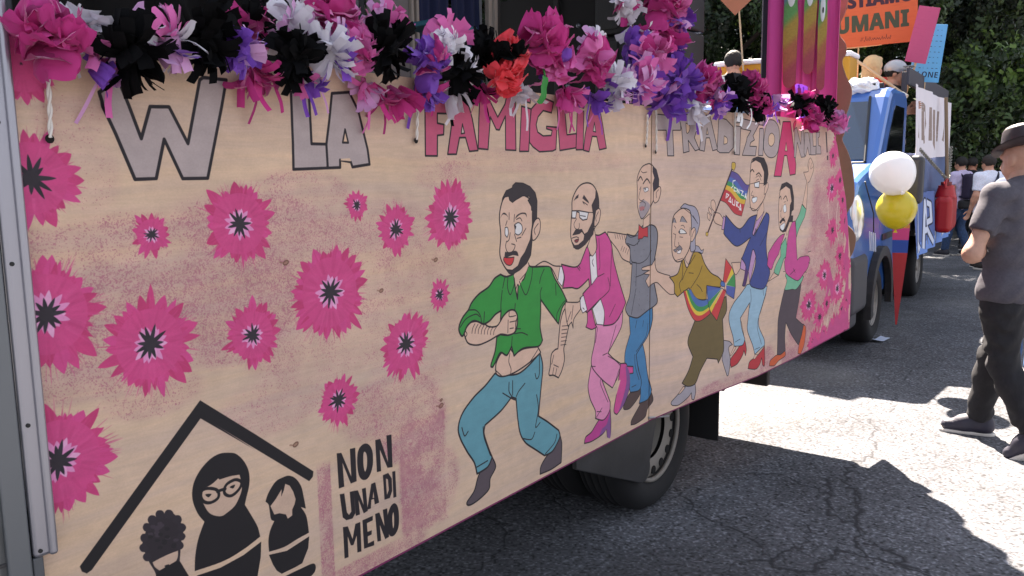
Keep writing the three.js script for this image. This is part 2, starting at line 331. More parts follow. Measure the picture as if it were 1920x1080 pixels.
A('#100a10','',0,'c','456 1140 452 1178 440 1222 438 1245 281 1177 283 1154 342 1160 405 1154');
A('#c6a892','',0,'sc','310 959 310 959 333 956 352 947 352 947 355 951 355 951 384 952 408 956 408 956 412 979 410 998 393 1024 371 1035 351 1038 325 1022 311 995 306 973 306 973');
A('','#100a10',7,'sc','330 964 345 972 351 984 345 995 327 997 313 990 306 978 308 964 317 961');
A('','#100a10',7,'sc','393 964 407 970 412 979 402 992 384 999 369 992 365 980 373 968');
A('','#100a10',7,'s','348 977 358 977 368 978');
A('#100a10','',0,'sc','317 974 332 978 324 983');
A('#100a10','',0,'sc','380 977 394 976 389 983');
A('#261e24','',0,'sc','235 989 250 1010 254 1020 261 1032 255 1047 250 1067 244 1103 244 1103 261 1147 261 1147 263 1169 263 1169 186 1135 186 1135 187 1109 175 1078 168 1055 162 1038 170 1015 178 998 192 986 213 984');
A('#2a2229','',0,'sc','186 1004 181 1010 171 1007 167 997 172 990 182 994');
A('#2a2229','',0,'sc','177 1024 172 1030 163 1027 160 1017 165 1011 174 1015');
A('#2a2229','',0,'sc','175 1046 169 1052 160 1048 156 1038 161 1032 170 1036');
A('#2a2229','',0,'sc','181 1069 175 1075 166 1071 162 1061 167 1055 177 1059');
A('#2a2229','',0,'sc','199 991 193 998 183 995 179 984 185 977 195 981');
A('#2a2229','',0,'sc','217 986 211 993 201 990 197 979 202 972 213 976');
A('#2a2229','',0,'sc','238 992 232 999 221 996 217 985 223 978 233 982');
A('#2a2229','',0,'sc','256 1012 250 1019 239 1015 235 1004 241 997 252 1001');
A('#2a2229','',0,'sc','265 1033 259 1040 249 1036 244 1026 250 1019 260 1023');
A('#2a2229','',0,'sc','262 1053 256 1059 247 1055 243 1046 249 1040 258 1044');
A('#2a2229','',0,'sc','256 1072 251 1078 242 1074 238 1065 243 1059 252 1062');
A('#1a1419','',0,'sc','219 1047 214 1050 207 1045 208 1040 216 1042');
A('#3b3139','',0,'sc','204 1029 199 1031 192 1027 194 1022 201 1024');
A('#1a1419','',0,'sc','239 1067 234 1070 227 1065 228 1060 236 1062');
A('#3b3139','',0,'sc','196 1006 191 1009 184 1004 185 999 193 1001');
A('#1a1419','',0,'sc','190 1019 185 1021 179 1017 180 1012 187 1014');
A('#3b3139','',0,'sc','189 1020 184 1022 177 1017 178 1013 186 1015');
A('#1a1419','',0,'sc','227 1022 222 1025 215 1020 216 1015 224 1017');
A('#3b3139','',0,'sc','227 1043 222 1045 215 1041 216 1036 224 1038');
A('#1a1419','',0,'sc','188 1026 183 1028 176 1024 178 1019 185 1021');
A('#3b3139','',0,'sc','203 1022 198 1025 191 1020 192 1015 200 1017');
A('#1a1419','',0,'sc','203 1040 198 1042 191 1038 192 1033 200 1035');
A('#3b3139','',0,'sc','215 1010 210 1013 203 1008 204 1003 212 1005');
A('#1a1419','',0,'sc','218 1052 213 1054 206 1049 207 1044 215 1047');
A('#3b3139','',0,'sc','206 1011 202 1014 195 1009 196 1004 204 1006');
A('#1a1419','',0,'sc','208 1058 203 1060 196 1056 197 1051 205 1053');
A('#3b3139','',0,'sc','246 1055 240 1057 233 1053 234 1048 242 1050');
A('#1a1419','',0,'sc','240 1064 235 1067 228 1062 229 1057 237 1059');
A('#3b3139','',0,'sc','211 1005 206 1007 200 1003 201 998 209 1000');
A('#1a1419','',0,'sc','226 1040 221 1043 214 1038 215 1033 223 1035');
A('#3b3139','',0,'sc','210 1013 205 1015 198 1010 199 1006 207 1008');
A('#1a1419','',0,'sc','211 1029 206 1031 200 1027 201 1022 208 1024');
A('#3b3139','',0,'sc','204 1015 199 1017 192 1013 193 1008 201 1010');
A('#c6a892','',0,'sc','182 1081 182 1081 211 1078 242 1078 242 1078 239 1095 224 1110 203 1110 188 1096');
A('#100a10','',0,'sc','208 1100 219 1101 214 1106');
A('#100a10','',0,'c','189 1107 237 1100 246 1108 263 1147 261 1168 186 1135');
A('#100a10','',0,'sc','549 1003 568 1017 583 1042 589 1071 594 1104 594 1104 578 1094 578 1094 594 1124 600 1171 600 1171 562 1174 522 1179 477 1174 477 1174 477 1144 484 1121 497 1102 497 1102 488 1094 485 1069 483 1055 475 1045 475 1045 485 1026 507 1005 530 1001');
A('#100a10','',0,'c','600 1181 595 1211 574 1243 550 1245 510 1245 496 1231 486 1211 476 1182 529 1192');
A('#100a10','',0,'sc','607 1258 616 1272 605 1287 559 1297 559 1297 508 1275 508 1275 523 1256 523 1256 565 1256');
A('#c6a892','',0,'c','535 1019 548 1028 558 1047 564 1069 560 1081 552 1092 551 1107 537 1111 532 1098 513 1088 498 1086 488 1061 504 1049 524 1029 521 1048 530 1034');
A('#181017','',0,'c','705 1087 703 990 719 993 750 1069 749 991 768 993 768 1087 747 1087 721 1020 724 1088');
A('#181017','',0,'c','844 1085 842 992 861 994 888 1070 885 991 905 993 905 1089 885 1085 858 1023 860 1087');
A('#181017','',0,'c','707 1104 723 1107 729 1162 736 1172 745 1165 742 1109 757 1111 759 1175 748 1186 726 1183 714 1171');
A('#181017','',0,'c','760 1183 757 1111 771 1114 790 1163 786 1115 800 1116 804 1184 789 1186 772 1141 775 1184');
A('#181017','',0,'c','802 1180 821 1112 836 1112 848 1175 831 1175 829 1158 819 1157 816 1181');
A('#181017','',0,'c','869 1174 866 1101 887 1101 900 1121 900 1158 890 1176');
A('#181017','',0,'c','904 1180 903 1102 915 1104 916 1181');
A('#181017','',0,'c','714 1287 713 1198 730 1202 745 1244 757 1205 775 1206 775 1291 760 1288 760 1239 747 1262 738 1259 728 1229 728 1289');
A('#181017','',0,'c','785 1287 783 1204 822 1205 821 1218 799 1218 800 1244 816 1245 815 1257 800 1257 800 1278 823 1278 823 1292');
A('#181017','',0,'c','836 1286 831 1203 847 1204 865 1252 861 1201 878 1203 881 1289 866 1290 847 1240 850 1289');
A('','#181017',22,'sc','805 1003 819 1022 818 1060 804 1082 789 1073 784 1044 788 1010');
A('','#181017',20,'sc','903 1207 913 1227 911 1269 897 1283 888 1269 888 1228');
A('#c2a48e','',0,'c','824 1154 828 1135 830 1155');
A('#c2a48e','',0,'c','879 1164 877 1114 885 1119 887 1151');
A('#55494f','#171017',5,'sc','1362 1194 1362 1194 1380 1233 1350 1264 1342 1298 1293 1315 1243 1319 1228 1305 1266 1279 1295 1229');
A('#55494f','#171017',5,'sc','1767 1225 1767 1225 1781 1263 1778 1317 1776 1337 1776 1337 1707 1343 1638 1339 1638 1339 1644 1311 1684 1283 1731 1269');
A('#5e94a0','#171017',6,'sc','1384 916 1384 916 1517 943 1645 896 1645 896 1661 947 1649 1023 1631 1122 1631 1122 1686 1156 1761 1209 1761 1209 1767 1238 1719 1276 1667 1278 1667 1278 1607 1237 1553 1199 1522 1159 1508 1104 1499 1027 1499 1027 1474 1016 1474 1016 1414 1049 1328 1076 1328 1076 1322 1104 1344 1159 1362 1194 1362 1194 1338 1220 1282 1227 1282 1227 1269 1185 1235 1139 1202 1084 1195 1047 1218 1007 1276 969 1332 946');
A('','#171017',4,'s','1461 962 1460 993 1476 1015');
A('','#171017',4,'s','1481 961 1480 1010');
A('','#171017',4,'s','1552 985 1515 1005 1500 1021');
A('','#171017',4,'s','1640 898 1639 969 1622 984 1613 963');
A('','#171017',4,'s','1499 1033 1474 1021 1425 991');
A('','#171017',4,'s','1318 1079 1322 1116 1353 1185');
A('','#171017',4,'s','1608 1175 1586 1195 1533 1177');
A('','#171017',4,'s','1212 1054 1224 1084 1242 1074');
A('','#171017',4,'s','1641 1148 1613 1157 1631 1096 1621 1042');
A('','#171017',4,'s','1282 1204 1338 1199');
A('','#171017',4,'s','1673 1273 1731 1249 1749 1220');
A('#d3b09a','#171017',5,'sc','1231 752 1231 752 1266 728 1320 734 1356 755 1399 760 1422 744 1422 744 1458 718 1505 722 1514 742 1504 765 1500 793 1469 802 1418 791 1360 801 1311 806 1276 801 1247 787');
A('#d3b09a','#171017',5,'sc','1775 807 1775 807 1795 771 1836 745 1860 758 1851 801 1831 833 1810 883 1798 908 1802 949 1785 986 1761 1010 1761 1010 1730 994 1700 986 1708 957 1716 915 1739 902 1759 901 1759 901 1767 850');
A('#d3b09a','#171017',5,'sc','1389 905 1389 905 1393 882 1422 854 1468 844 1468 844 1495 869 1549 863 1631 871 1631 871 1649 894 1649 894 1612 908 1548 925 1480 936 1427 935 1395 922');
A('#2b8a35','#171017',6,'sc','1423 593 1423 593 1454 604 1497 599 1497 599 1500 631 1512 677 1515 686 1515 686 1523 634 1554 621 1579 571 1579 571 1597 585 1683 592 1713 595 1713 595 1742 642 1788 691 1820 734 1820 734 1788 756 1764 810 1764 810 1748 796 1696 748 1652 706 1652 706 1651 754 1647 804 1661 853 1661 853 1635 870 1563 861 1529 863 1491 877 1491 877 1478 842 1478 842 1451 867 1416 852 1386 881 1374 892 1374 892 1364 884 1388 841 1398 796 1398 796 1418 791 1418 791 1463 801 1503 793 1514 750 1498 723 1465 719 1432 734 1419 746 1419 746 1423 713 1423 713 1394 720 1362 737 1331 744 1331 744 1284 725 1249 736 1228 763 1214 755 1209 734 1227 707 1256 687 1256 687 1274 665 1310 643 1359 627 1391 603');
A('#d3b09a','#171017',0,'sc','1500 599 1500 599 1577 567 1577 567 1580 588 1547 621 1527 643 1527 643 1497 609');
A('','#171017',3.5,'s','1448 600 1434 639');
A('','#171017',3.5,'s','1464 604 1460 639 1476 666 1500 631');
A('','#171017',3.5,'s','1527 628 1563 678 1596 630 1604 590');
A('','#171017',3.5,'s','1675 601 1653 628 1646 648');
A('','#171017',3.5,'s','1652 706 1649 682 1660 665');
A('','#171017',3.5,'s','1746 660 1749 703');
A('','#171017',3.5,'s','1431 647 1423 689 1423 717');
A('','#171017',3.5,'s','1256 687 1291 692 1314 712 1320 736');
A('','#171017',3.5,'s','1215 735 1244 713 1291 705 1311 716');
A('','#171017',3.5,'s','1336 704 1331 742');
A('','#171017',3.5,'s','1752 795 1756 769 1796 736 1820 730');
A('','#171017',3.5,'s','1502 700 1498 723');
A('','#171017',3.5,'s','1496 802 1537 805 1571 819');
A('','#171017',3.5,'s','1500 786 1530 790');
A('','#171017',3.5,'s','1482 810 1478 842');
A('','#171017',3.5,'s','1516 637 1506 656 1516 677');
A('','#171017',2.5,'s','1287 735 1275 748 1271 763');
A('','#171017',2.5,'s','1302 739 1290 752 1286 766');
A('','#171017',2.5,'s','1318 743 1305 755 1302 769');
A('','#171017',2.5,'s','1333 747 1321 759 1317 773');
A('','#171017',2.5,'s','1349 751 1336 763 1333 776');
A('','#171017',2.5,'s','1365 755 1352 766 1349 779');
A('','#171017',2.5,'s','1381 759 1368 770 1365 783');
A('','#171017',2.5,'s','1397 763 1384 774 1381 786');
A('','#171017',2.5,'s','1787 822 1823 826');
A('','#171017',2.5,'s','1785 836 1821 839');
A('','#171017',2.5,'s','1784 850 1819 853');
A('','#171017',2.5,'s','1782 863 1818 867');
A('','#171017',2.5,'s','1780 877 1816 881');
A('','#171017',2.5,'s','1778 891 1814 895');
A('','#171017',3,'s','1468 723 1468 739 1504 741');
A('','#171017',3,'s','1470 758 1504 759');
A('','#171017',3,'s','1470 780 1490 781');
A('','#171017',3,'s','1461 750 1458 792');
A('','#171017',3,'s','1237 748 1247 762 1236 772');
A('','#171017',3,'s','1731 920 1720 946 1716 950');
A('','#171017',3,'s','1723 991 1731 966');
A('','#171017',3,'s','1742 995 1750 974');
A('','#171017',3,'s','1731 955 1762 970');
A('','#171017',3,'s','1468 864 1461 891 1473 918 1470 934');
A('','#171017',3,'s','1635 878 1613 895 1584 915');
A('','#171017',3,'s','1386 904 1420 931');
A('#d3b09a','#171017',5,'sc','1433 367 1454 342 1498 334 1553 339 1604 364 1606 411 1605 465 1590 511 1560 552 1526 579 1486 591 1454 578 1428 546 1421 517 1428 466 1422 408');
A('#d3b09a','#171017',4,'sc','1609 434 1609 434 1638 421 1653 434 1650 467 1628 490 1608 495 1602 478');
A('#2e2529','#171017',3,'c','1434 367 1446 344 1473 341 1478 354 1494 362 1517 353 1553 342 1590 345 1593 353 1581 358 1601 380 1601 392 1612 394 1609 428 1599 464 1593 491 1561 532 1537 550 1520 575 1487 586 1454 580 1470 595 1492 599 1531 589 1571 570 1595 545 1605 492 1602 464 1615 435 1633 419 1636 362 1625 334 1594 312 1554 300 1512 298 1496 307 1493 315 1460 323 1441 345');
A('#2e2529','',0,'sc','1450 521 1450 521 1477 526 1502 522 1518 528 1524 542 1524 542 1493 536 1460 540 1447 535');
A('#c22f36','#171017',3,'sc','1444 538 1444 538 1466 542 1499 543 1499 543 1495 556 1481 568 1457 564 1441 548');
A('#d8d4d2','#171017',3,'sc','1506 435 1506 435 1526 430 1545 441 1545 461 1525 471 1506 465 1506 465');
A('#d8d4d2','#171017',3,'sc','1452 442 1452 442 1465 443 1469 462 1462 475 1462 475 1451 464');
A('#2e2529','',0,'sc','1501 435 1513 442 1506 453');
A('#2e2529','',0,'sc','1426 411 1426 411 1440 399 1458 402 1472 412 1472 412 1456 396 1440 395');
A('#2e2529','',0,'sc','1507 417 1507 417 1535 404 1563 404 1575 416 1575 416 1569 401 1546 398 1518 405');
A('','#171017',3,'s','1475 395 1474 417');
A('','#171017',3,'s','1504 402 1501 425');
A('','#171017',3,'s','1459 487 1453 503 1461 522 1477 526 1496 520 1505 504 1486 498');
A('','#171017',3,'s','1479 461 1473 482 1462 489');
A('','#171017',3,'s','1503 468 1514 492');
A('','#171017',3,'s','1515 419 1535 415 1546 426');
A('','#171017',3,'s','1455 435 1463 421');
A('','#171017',3,'s','1545 474 1568 452');
A('','#171017',3,'s','1517 482 1539 480');
A('','#171017',3,'s','1623 476 1617 459 1641 440');
A('','#171017',3,'s','1580 584 1565 603 1530 623');
A('#4f3b38','#171017',4,'sc','2401 1193 2401 1193 2388 1223 2309 1257 2257 1251 2257 1251 2251 1236 2295 1196 2334 1192');
A('#4f3b38','#171017',4,'sc','2487 1226 2487 1226 2502 1269 2464 1301 2444 1330 2363 1339 2316 1333 2316 1333 2323 1312 2388 1269 2402 1253');
A('#3d78a4','#171017',4.5,'sc','2410 987 2410 987 2439 1051 2461 1134 2492 1220 2492 1220 2470 1256 2388 1256 2388 1256 2401 1213 2386 1118 2358 1036');
A('#3d78a4','#171017',4.5,'sc','2293 848 2293 848 2491 850 2491 850 2492 909 2465 970 2397 1011 2358 1036 2358 1036 2379 1104 2407 1162 2387 1197 2308 1189 2308 1189 2288 1136 2262 1068 2261 1011 2286 965 2305 937 2305 937');
A('','#171017',3,'s','2345 1033 2352 1086 2386 1151');
A('','#171017',3,'s','2362 889 2350 919');
A('','#171017',3,'s','2422 899 2416 923');
A('','#171017',3,'s','2464 918 2444 973 2358 1023');
A('','#171017',3,'s','2321 1169 2360 1168');
A('#7b7a82','#171017',5,'sc','2412 491 2412 491 2489 496 2518 523 2519 574 2501 649 2501 649 2497 726 2512 780 2523 833 2484 855 2484 855 2433 867 2366 879 2288 858 2288 858 2263 823 2300 767 2317 645 2317 645 2298 637 2297 576 2260 555 2272 519 2272 519 2335 530 2367 513');
A('#d3b09a','#171017',4,'sc','2116 500 2116 500 2175 507 2272 522 2272 522 2260 552 2297 582 2298 637 2298 637 2236 616 2199 580 2163 553 2116 520 2116 520');
A('','#171017',2.5,'s','2172 512 2181 531');
A('','#171017',2.5,'s','2191 515 2200 533');
A('','#171017',2.5,'s','2210 517 2219 536');
A('','#171017',2.5,'s','2230 520 2239 539');
A('','#171017',2.5,'s','2249 523 2258 541');
A('','#171017',2.5,'s','2235 565 2223 582');
A('','#171017',2.5,'s','2252 571 2240 588');
A('','#171017',2.5,'s','2270 577 2258 594');
A('','#171017',2.5,'s','2287 583 2275 601');
A('#4a4850','',0,'c','2400 845 2405 847 2401 850');
A('#4a4850','',0,'c','2427 850 2432 852 2428 855');
A('#4a4850','',0,'c','2351 754 2356 755 2352 758');
A('#4a4850','',0,'c','2315 836 2320 837 2316 840');
A('#4a4850','',0,'c','2392 618 2397 619 2394 623');
A('#4a4850','',0,'c','2348 779 2353 780 2349 783');
A('#4a4850','',0,'c','2473 821 2478 823 2474 826');
A('#4a4850','',0,'c','2420 593 2425 594 2421 598');
A('#4a4850','',0,'c','2388 542 2393 543 2390 546');
A('#4a4850','',0,'c','2479 560 2483 561 2480 564');
A('#4a4850','',0,'c','2473 684 2478 685 2474 689');
A('#4a4850','',0,'c','2454 794 2460 796 2456 799');
A('#4a4850','',0,'c','2337 589 2342 590 2338 594');
A('#4a4850','',0,'c','2345 722 2351 723 2347 727');
A('#4a4850','',0,'c','2381 769 2387 770 2383 773');
A('#4a4850','',0,'c','2471 714 2476 715 2472 718');
A('#4a4850','',0,'c','2337 697 2342 698 2339 702');
A('#4a4850','',0,'c','2411 591 2417 592 2413 595');
A('#4a4850','',0,'c','2422 707 2427 708 2423 711');
A('#4a4850','',0,'c','2425 669 2430 670 2426 673');
A('#4a4850','',0,'c','2421 666 2426 667 2422 671');
A('#4a4850','',0,'c','2345 775 2350 776 2346 779');
A('#4a4850','',0,'c','2402 658 2407 659 2403 663');
A('#4a4850','',0,'c','2358 751 2363 752 2359 755');
A('#4a4850','',0,'c','2419 716 2424 717 2421 721');
A('#4a4850','',0,'c','2372 819 2377 820 2373 823');
A('#4a4850','',0,'c','2348 734 2353 736 2350 739');
A('#4a4850','',0,'c','2349 691 2354 692 2350 695');
A('#4a4850','',0,'c','2382 827 2388 828 2384 832');
A('#4a4850','',0,'c','2382 799 2387 800 2383 804');
A('#4a4850','',0,'c','2378 822 2384 823 2380 827');
A('#4a4850','',0,'c','2414 645 2419 647 2415 650');
A('#4a4850','',0,'c','2453 814 2459 815 2455 818');
A('#4a4850','',0,'c','2332 720 2338 721 2334 724');
A('#b83038','#171017',3,'c','2373 486 2406 503 2453 500 2456 544 2420 539 2403 547 2367 547');
A('','#171017',3,'s','2272 519 2303 534 2361 531');
A('','#171017',3,'s','2297 582 2311 632 2349 642');
A('','#171017',3,'s','2317 639 2389 649 2455 633 2481 603');
A('','#171017',3,'s','2356 642 2351 742');
A('','#171017',3,'s','2380 545 2361 569');
A('','#171017',3,'s','2314 856 2351 754');
A('','#171017',3,'s','2350 704 2416 699');
A('','#171017',3,'s','2272 556 2335 570 2381 554');
A('#d3b09a','#171017',3,'sc','2412 467 2412 467 2472 445 2472 445 2466 495 2466 495 2413 504 2413 504');
A('#d3b09a','#171017',4.5,'sc','2357 293 2395 251 2454 236 2485 245 2519 289 2520 333 2496 383 2458 431 2405 463 2379 446 2359 403 2358 342');
A('#332b35','#171017',2,'c','2485 245 2509 261 2526 302 2525 339 2510 339 2491 354 2486 320 2497 295 2485 270');
A('#d3b09a','#171017',3.5,'sc','2491 354 2491 354 2529 333 2539 352 2525 390 2501 402 2490 389 2490 389');
A('#9c8f92','',0,'sc','2372 409 2372 409 2410 386 2471 407 2458 431 2405 461 2379 443');
A('','#171017',6,'s','2363 305 2385 289 2402 303');
A('','#171017',6,'s','2409 318 2442 299 2469 316');
A('#d8d4d2','#171017',2,'sc','2410 337 2410 337 2449 335 2456 347 2423 353');
A('#171017','',0,'sc','2420 338 2433 339 2427 347');
A('','#171017',2.5,'s','2390 336 2371 373 2391 388 2417 383');
A('','#171017',2.5,'s','2378 397 2404 392 2431 402 2424 414');
A('','#171017',2.5,'s','2389 266 2408 273 2441 270');
A('','#171017',2.5,'s','2385 428 2418 427');
A('','#171017',2.5,'s','2511 380 2510 358 2525 346');
A('','#171017',2.5,'s','2377 342 2390 330');
A('#a96a6a','',0,'sc','2378 416 2411 412 2424 421 2392 430');
A('#b53a86','#171017',4.5,'sc','2140 1222 2140 1222 2146 1280 2141 1334 2117 1331 2117 1331 2110 1295 2110 1295 2075 1310 1995 1316 1940 1309 1940 1309 1951 1286 1995 1277 2052 1243');
A('#7c4a86','',0,'sc','2138 1233 2138 1233 2144 1335 2117 1330 2116 1296 2116 1296 2078 1308 2078 1308 2052 1310 2052 1310 2077 1285 2077 1285 2112 1276');
A('#d987ab','#171017',4.5,'sc','1993 1008 1993 1008 2051 1050 2086 1105 2140 1191 2140 1191 2134 1227 2087 1252 2023 1230 2023 1230 2023 1199 1984 1142 1968 1091 1979 1046');
A('#d987ab','#171017',4.5,'sc','2029 844 2029 844 2180 867 2240 821 2240 821 2235 882 2204 920 2121 985 2121 985 2169 1018 2224 1048 2224 1048 2206 1094 2157 1136 2157 1136 2075 1084 2001 1021 1995 979 2017 924');
A('#c8478a','#171017',4.5,'sc','2224 1048 2224 1048 2268 1056 2281 1071 2281 1071 2332 1082 2332 1082 2333 1111 2333 1111 2294 1106 2294 1106 2301 1165 2257 1225 2195 1257 2195 1257 2170 1236 2188 1177 2206 1119');
A('#7c4a86','',0,'sc','2268 1069 2300 1101 2301 1165 2257 1225 2207 1251 2207 1251 2250 1192 2275 1134');
A('','#171017',3,'s','2186 881 2133 969 2121 982');
A('','#171017',3,'s','2080 986 2115 984');
A('','#171017',3,'s','2121 997 2181 1027 2218 1053');
A('','#171017',3,'s','2001 1015 2023 1020');
A('','#171017',3,'s','2040 869 2023 925');
A('','#171017',3,'s','2069 1077 2063 1100 2122 1187');
A('','#171017',3,'s','2212 1070 2181 1114');
A('','#171017',3,'s','2035 1205 2069 1214');
A('','#171017',3,'s','2029 1228 2075 1200');
A('#d3b09a','#171017',0,'sc','2206 1116 2206 1116 2225 1117 2225 1117 2194 1166 2182 1176 2182 1176');
A('#d3b09a','#171017',4,'sc','1618 587 1618 587 1676 574 1735 595 1777 601 1777 601 1773 646 1758 648 1758 648 1720 602 1676 591');
A('#e2dada','#171017',3,'sc','1777 601 1777 601 1793 609 1801 645 1788 676 1788 676 1761 653 1761 653 1769 624');
A('#c8478a','#171017',5,'sc','1785 595 1785 595 1853 611 1889 614 1914 604 1914 604 1954 552 1954 552 2011 502 2011 502 2049 508 2097 499 2097 499 2129 526 2150 560 2162 611 2205 699 2205 699 2265 800 2265 800 2228 838 2168 872 2085 868 2085 868 2091 830 2062 758 2062 758 1963 797 1963 797 1941 788 1941 788 1931 721 1931 721 1979 699 1979 699 1973 669 1973 669 1902 696 1852 688 1792 683 1792 683 1804 645');
A('#c8478a','#171017',4,'sc','1963 797 1963 797 1995 787 1995 787 2023 855 2023 855 2034 865 2034 865 1995 868 1952 852 1952 852 1963 834');
A('#e2dada','#171017',3,'c','1980 582 2026 566 2038 668 1995 695 1984 626');
A('#e2dada','#171017',3,'sc','2001 788 2001 788 2062 758 2062 758 2091 812 2085 865 2085 865 2034 854 2034 854');
A('#e2dada','#171017',3,'sc','1910 735 1910 735 1936 727 1936 727 1963 788 1963 788 1931 795 1931 795 1915 770');
A('#d3b09a','#171017',4,'sc','1812 736 1812 736 1852 743 1901 748 1918 734 1918 734 1910 735 1910 735 1915 778 1915 778 1868 808 1862 841 1862 841 1852 817 1852 817 1827 829 1827 829 1817 806 1817 806 1807 755 1807 755');
A('','#171017',3,'s','1848 777 1822 812');
A('','#171017',3,'s','1863 757 1852 806');
A('','#171017',3,'s','1931 775 1941 782');
A('','#171017',3,'s','2119 680 2131 729 2062 758');
A('','#171017',3,'s','2179 795 2132 839');
A('','#171017',3,'s','2049 520 2057 625 2050 641');
A('','#171017',3,'s','2150 568 2142 650 2138 716');
A('','#171017',3,'s','2089 661 2042 668');
A('','#171017',3,'s','2026 511 2034 559 1980 584');
A('','#171017',3,'s','1888 613 1910 630');
A('','#171017',3,'s','1902 612 1913 623');
A('','#171017',3,'s','2007 597 1999 608 2011 625');
A('','#171017',3,'s','1977 562 1988 658 1988 698');
A('#d3b09a','#171017',3,'sc','1965 545 1965 545 2011 478 2011 478 2022 502 2030 559 2003 584 1984 575 1984 575');
A('#d3b09a','#171017',5,'sc','1861 363 1900 322 1951 307 2003 315 2041 353 2049 409 2034 459 1995 500 1950 533 1899 548 1870 538 1849 502 1850 453 1857 404');
A('#d3b09a','#171017',4,'sc','2026 412 2026 412 2049 405 2061 421 2049 456 2022 473 2011 466 2011 466');
A('#33272b','#171017',2,'c','2026 335 2045 369 2049 405 2026 412 2015 439 2015 466 2007 501 1950 536 1899 551 1867 541 1856 518 1874 534 1899 534 1936 520 1943 501 1925 486 1907 493 1860 495 1881 477 1925 478 1943 497 1965 491 1999 457 2007 430 1996 391 2022 364');
A('#33272b','',0,'c','1868 371 1886 354 1904 347 1900 360 1882 365');
A('#33272b','',0,'c','1929 363 1940 350 1973 376 1977 384 1951 373');
A('#d8d4d2','#171017',4,'c','1857 406 1907 408 1973 417 1962 442 1932 444 1910 433 1907 414 1889 411 1882 434 1857 432');
A('#d3b09a','#171017',2.5,'s','1889 436 1871 454 1878 470 1896 476 1907 468 1907 454');
A('','#171017',3,'s','1973 417 2007 419');
A('','#171017',3,'s','2030 453 2026 439 2045 418');
A('','#171017',3,'s','1856 506 1885 503 1903 508');
A('','#171017',3,'s','1943 385 1932 375 1966 389');
A('','#171017',3,'s','1914 426 1951 431');
A('#7c3138','#171017',2,'sc','1874 515 1903 512 1896 523 1881 523');
A('#a29aa0','#171017',3.5,'sc','2799 1249 2799 1249 2804 1284 2793 1320 2776 1315 2776 1315 2772 1285 2772 1285 2744 1304 2682 1325 2636 1319 2636 1319 2628 1302 2674 1275 2712 1246 2712 1246');
A('#d3b09a','#171017',2.5,'sc','2712 1244 2712 1244 2727 1252 2727 1252 2693 1273 2674 1275 2674 1275');
A('#a29aa0','#171017',3.5,'sc','3012 1072 3012 1072 3061 1084 3089 1104 3089 1104 3058 1116 3074 1177 3063 1245 3050 1253 3050 1253 3026 1207 3006 1166 3006 1166');
A('#6b5a35','#171017',4.5,'sc','2791 945 2791 945 3028 860 3028 860 3034 929 3003 968 3003 968 3017 1088 3017 1088 3014 1130 2976 1177 2976 1177 2967 1157 2967 1157 2885 1139 2885 1139 2837 1191 2799 1246 2743 1249 2703 1227 2703 1227 2749 1176 2779 1115 2779 1115 2742 1053 2745 1018 2745 1018');
A('#d3b09a','#171017',3.5,'sc','2485 666 2485 666 2408 670 2408 681 2408 681 2473 688 2473 688 2416 697 2416 697 2473 707 2473 707 2437 730 2437 730 2466 761 2466 761 2492 748 2492 748 2522 747 2564 778 2606 806 2640 810 2640 810 2636 762 2604 723 2604 723 2562 712 2521 696 2506 664 2508 641 2508 641');
A('#a8862f','#171017',4.5,'sc','2701 654 2701 654 2727 698 2770 633 2770 633 2795 631 2828 645 2828 645 2856 693 2904 738 2960 762 2989 784 2989 784 2990 805 2990 805 2976 812 2976 812 2872 797 2872 797 2871 859 2871 859 2828 855 2782 837 2742 792 2742 792 2705 805 2662 824 2662 824 2640 802 2636 762 2605 731 2605 731 2659 720 2683 674');
A('','#171017',3,'s','2727 702 2709 725 2694 751');
A('','#171017',3,'s','2836 699 2811 742 2755 794');
A('','#171017',3,'s','2740 723 2772 728');
A('','#171017',3,'s','2692 663 2696 708 2691 747');
A('','#171017',3,'s','2783 646 2746 684');
A('','#171017',3,'s','2691 747 2673 769 2686 807');
A('','#171017',3,'s','2800 782 2826 801 2840 819');
A('#c23b3d','#171017',3,'sc','2702 802 2702 802 2738 886 2785 945 2837 953 2903 930 2903 930 2887 857 2887 857 2854 862 2815 853 2782 833 2755 800 2755 800');
A('#d8b83e','',3,'sc','2717 802 2717 802 2751 871 2793 919 2842 928 2898 909 2898 909 2887 857 2887 857 2854 862 2815 853 2782 833 2755 800 2755 800');
A('#3b8a4a','',3,'sc','2726 801 2726 801 2758 862 2798 902 2845 911 2896 896 2896 896 2887 857 2887 857 2854 862 2815 853 2782 833 2755 800 2755 800');
A('#4a6aa5','',3,'sc','2739 801 2739 801 2769 849 2806 881 2849 889 2892 879 2892 879 2887 857 2887 857 2854 862 2815 853 2782 833 2755 800 2755 800');
A('#c23b3d','',0,'c','3017 680 3070 727 3025 796 2997 789');
A('#d8b83e','',0,'c','3070 727 3089 755 3022 799');
A('#3b8a4a','',0,'c','3089 755 3102 790 3103 825 3026 806');
A('#4d5a9c','',0,'c','3103 825 3094 880 3027 847 3026 808');
A('#4d5a9c','',0,'c','2872 793 2991 818 2873 822');
A('#4a6aa5','',0,'c','2873 822 2991 818 2885 873');
A('#3b8a4a','',0,'c','2885 873 2991 820 2896 904 2889 895');
A('#d8b83e','',0,'c','2896 904 2998 823 2910 927');
A('#c23b3d','',0,'c','2910 927 3005 823 3027 830 2957 969 2924 937');
A('','#171017',3,'c','3017 680 3070 727 3097 773 3103 825 3091 880 3031 852 3000 793');
A('','#171017',3,'c','2872 793 2991 818 3027 838 2957 969 2910 927 2888 891');
A('#4a6aa5','#171017',3,'sc','2989 784 3011 794 3015 812 2990 809 2979 797');
A('#d3b09a','#171017',2,'sc','2744 611 2744 611 2712 655 2735 685 2735 685 2761 637 2756 626 2756 626');
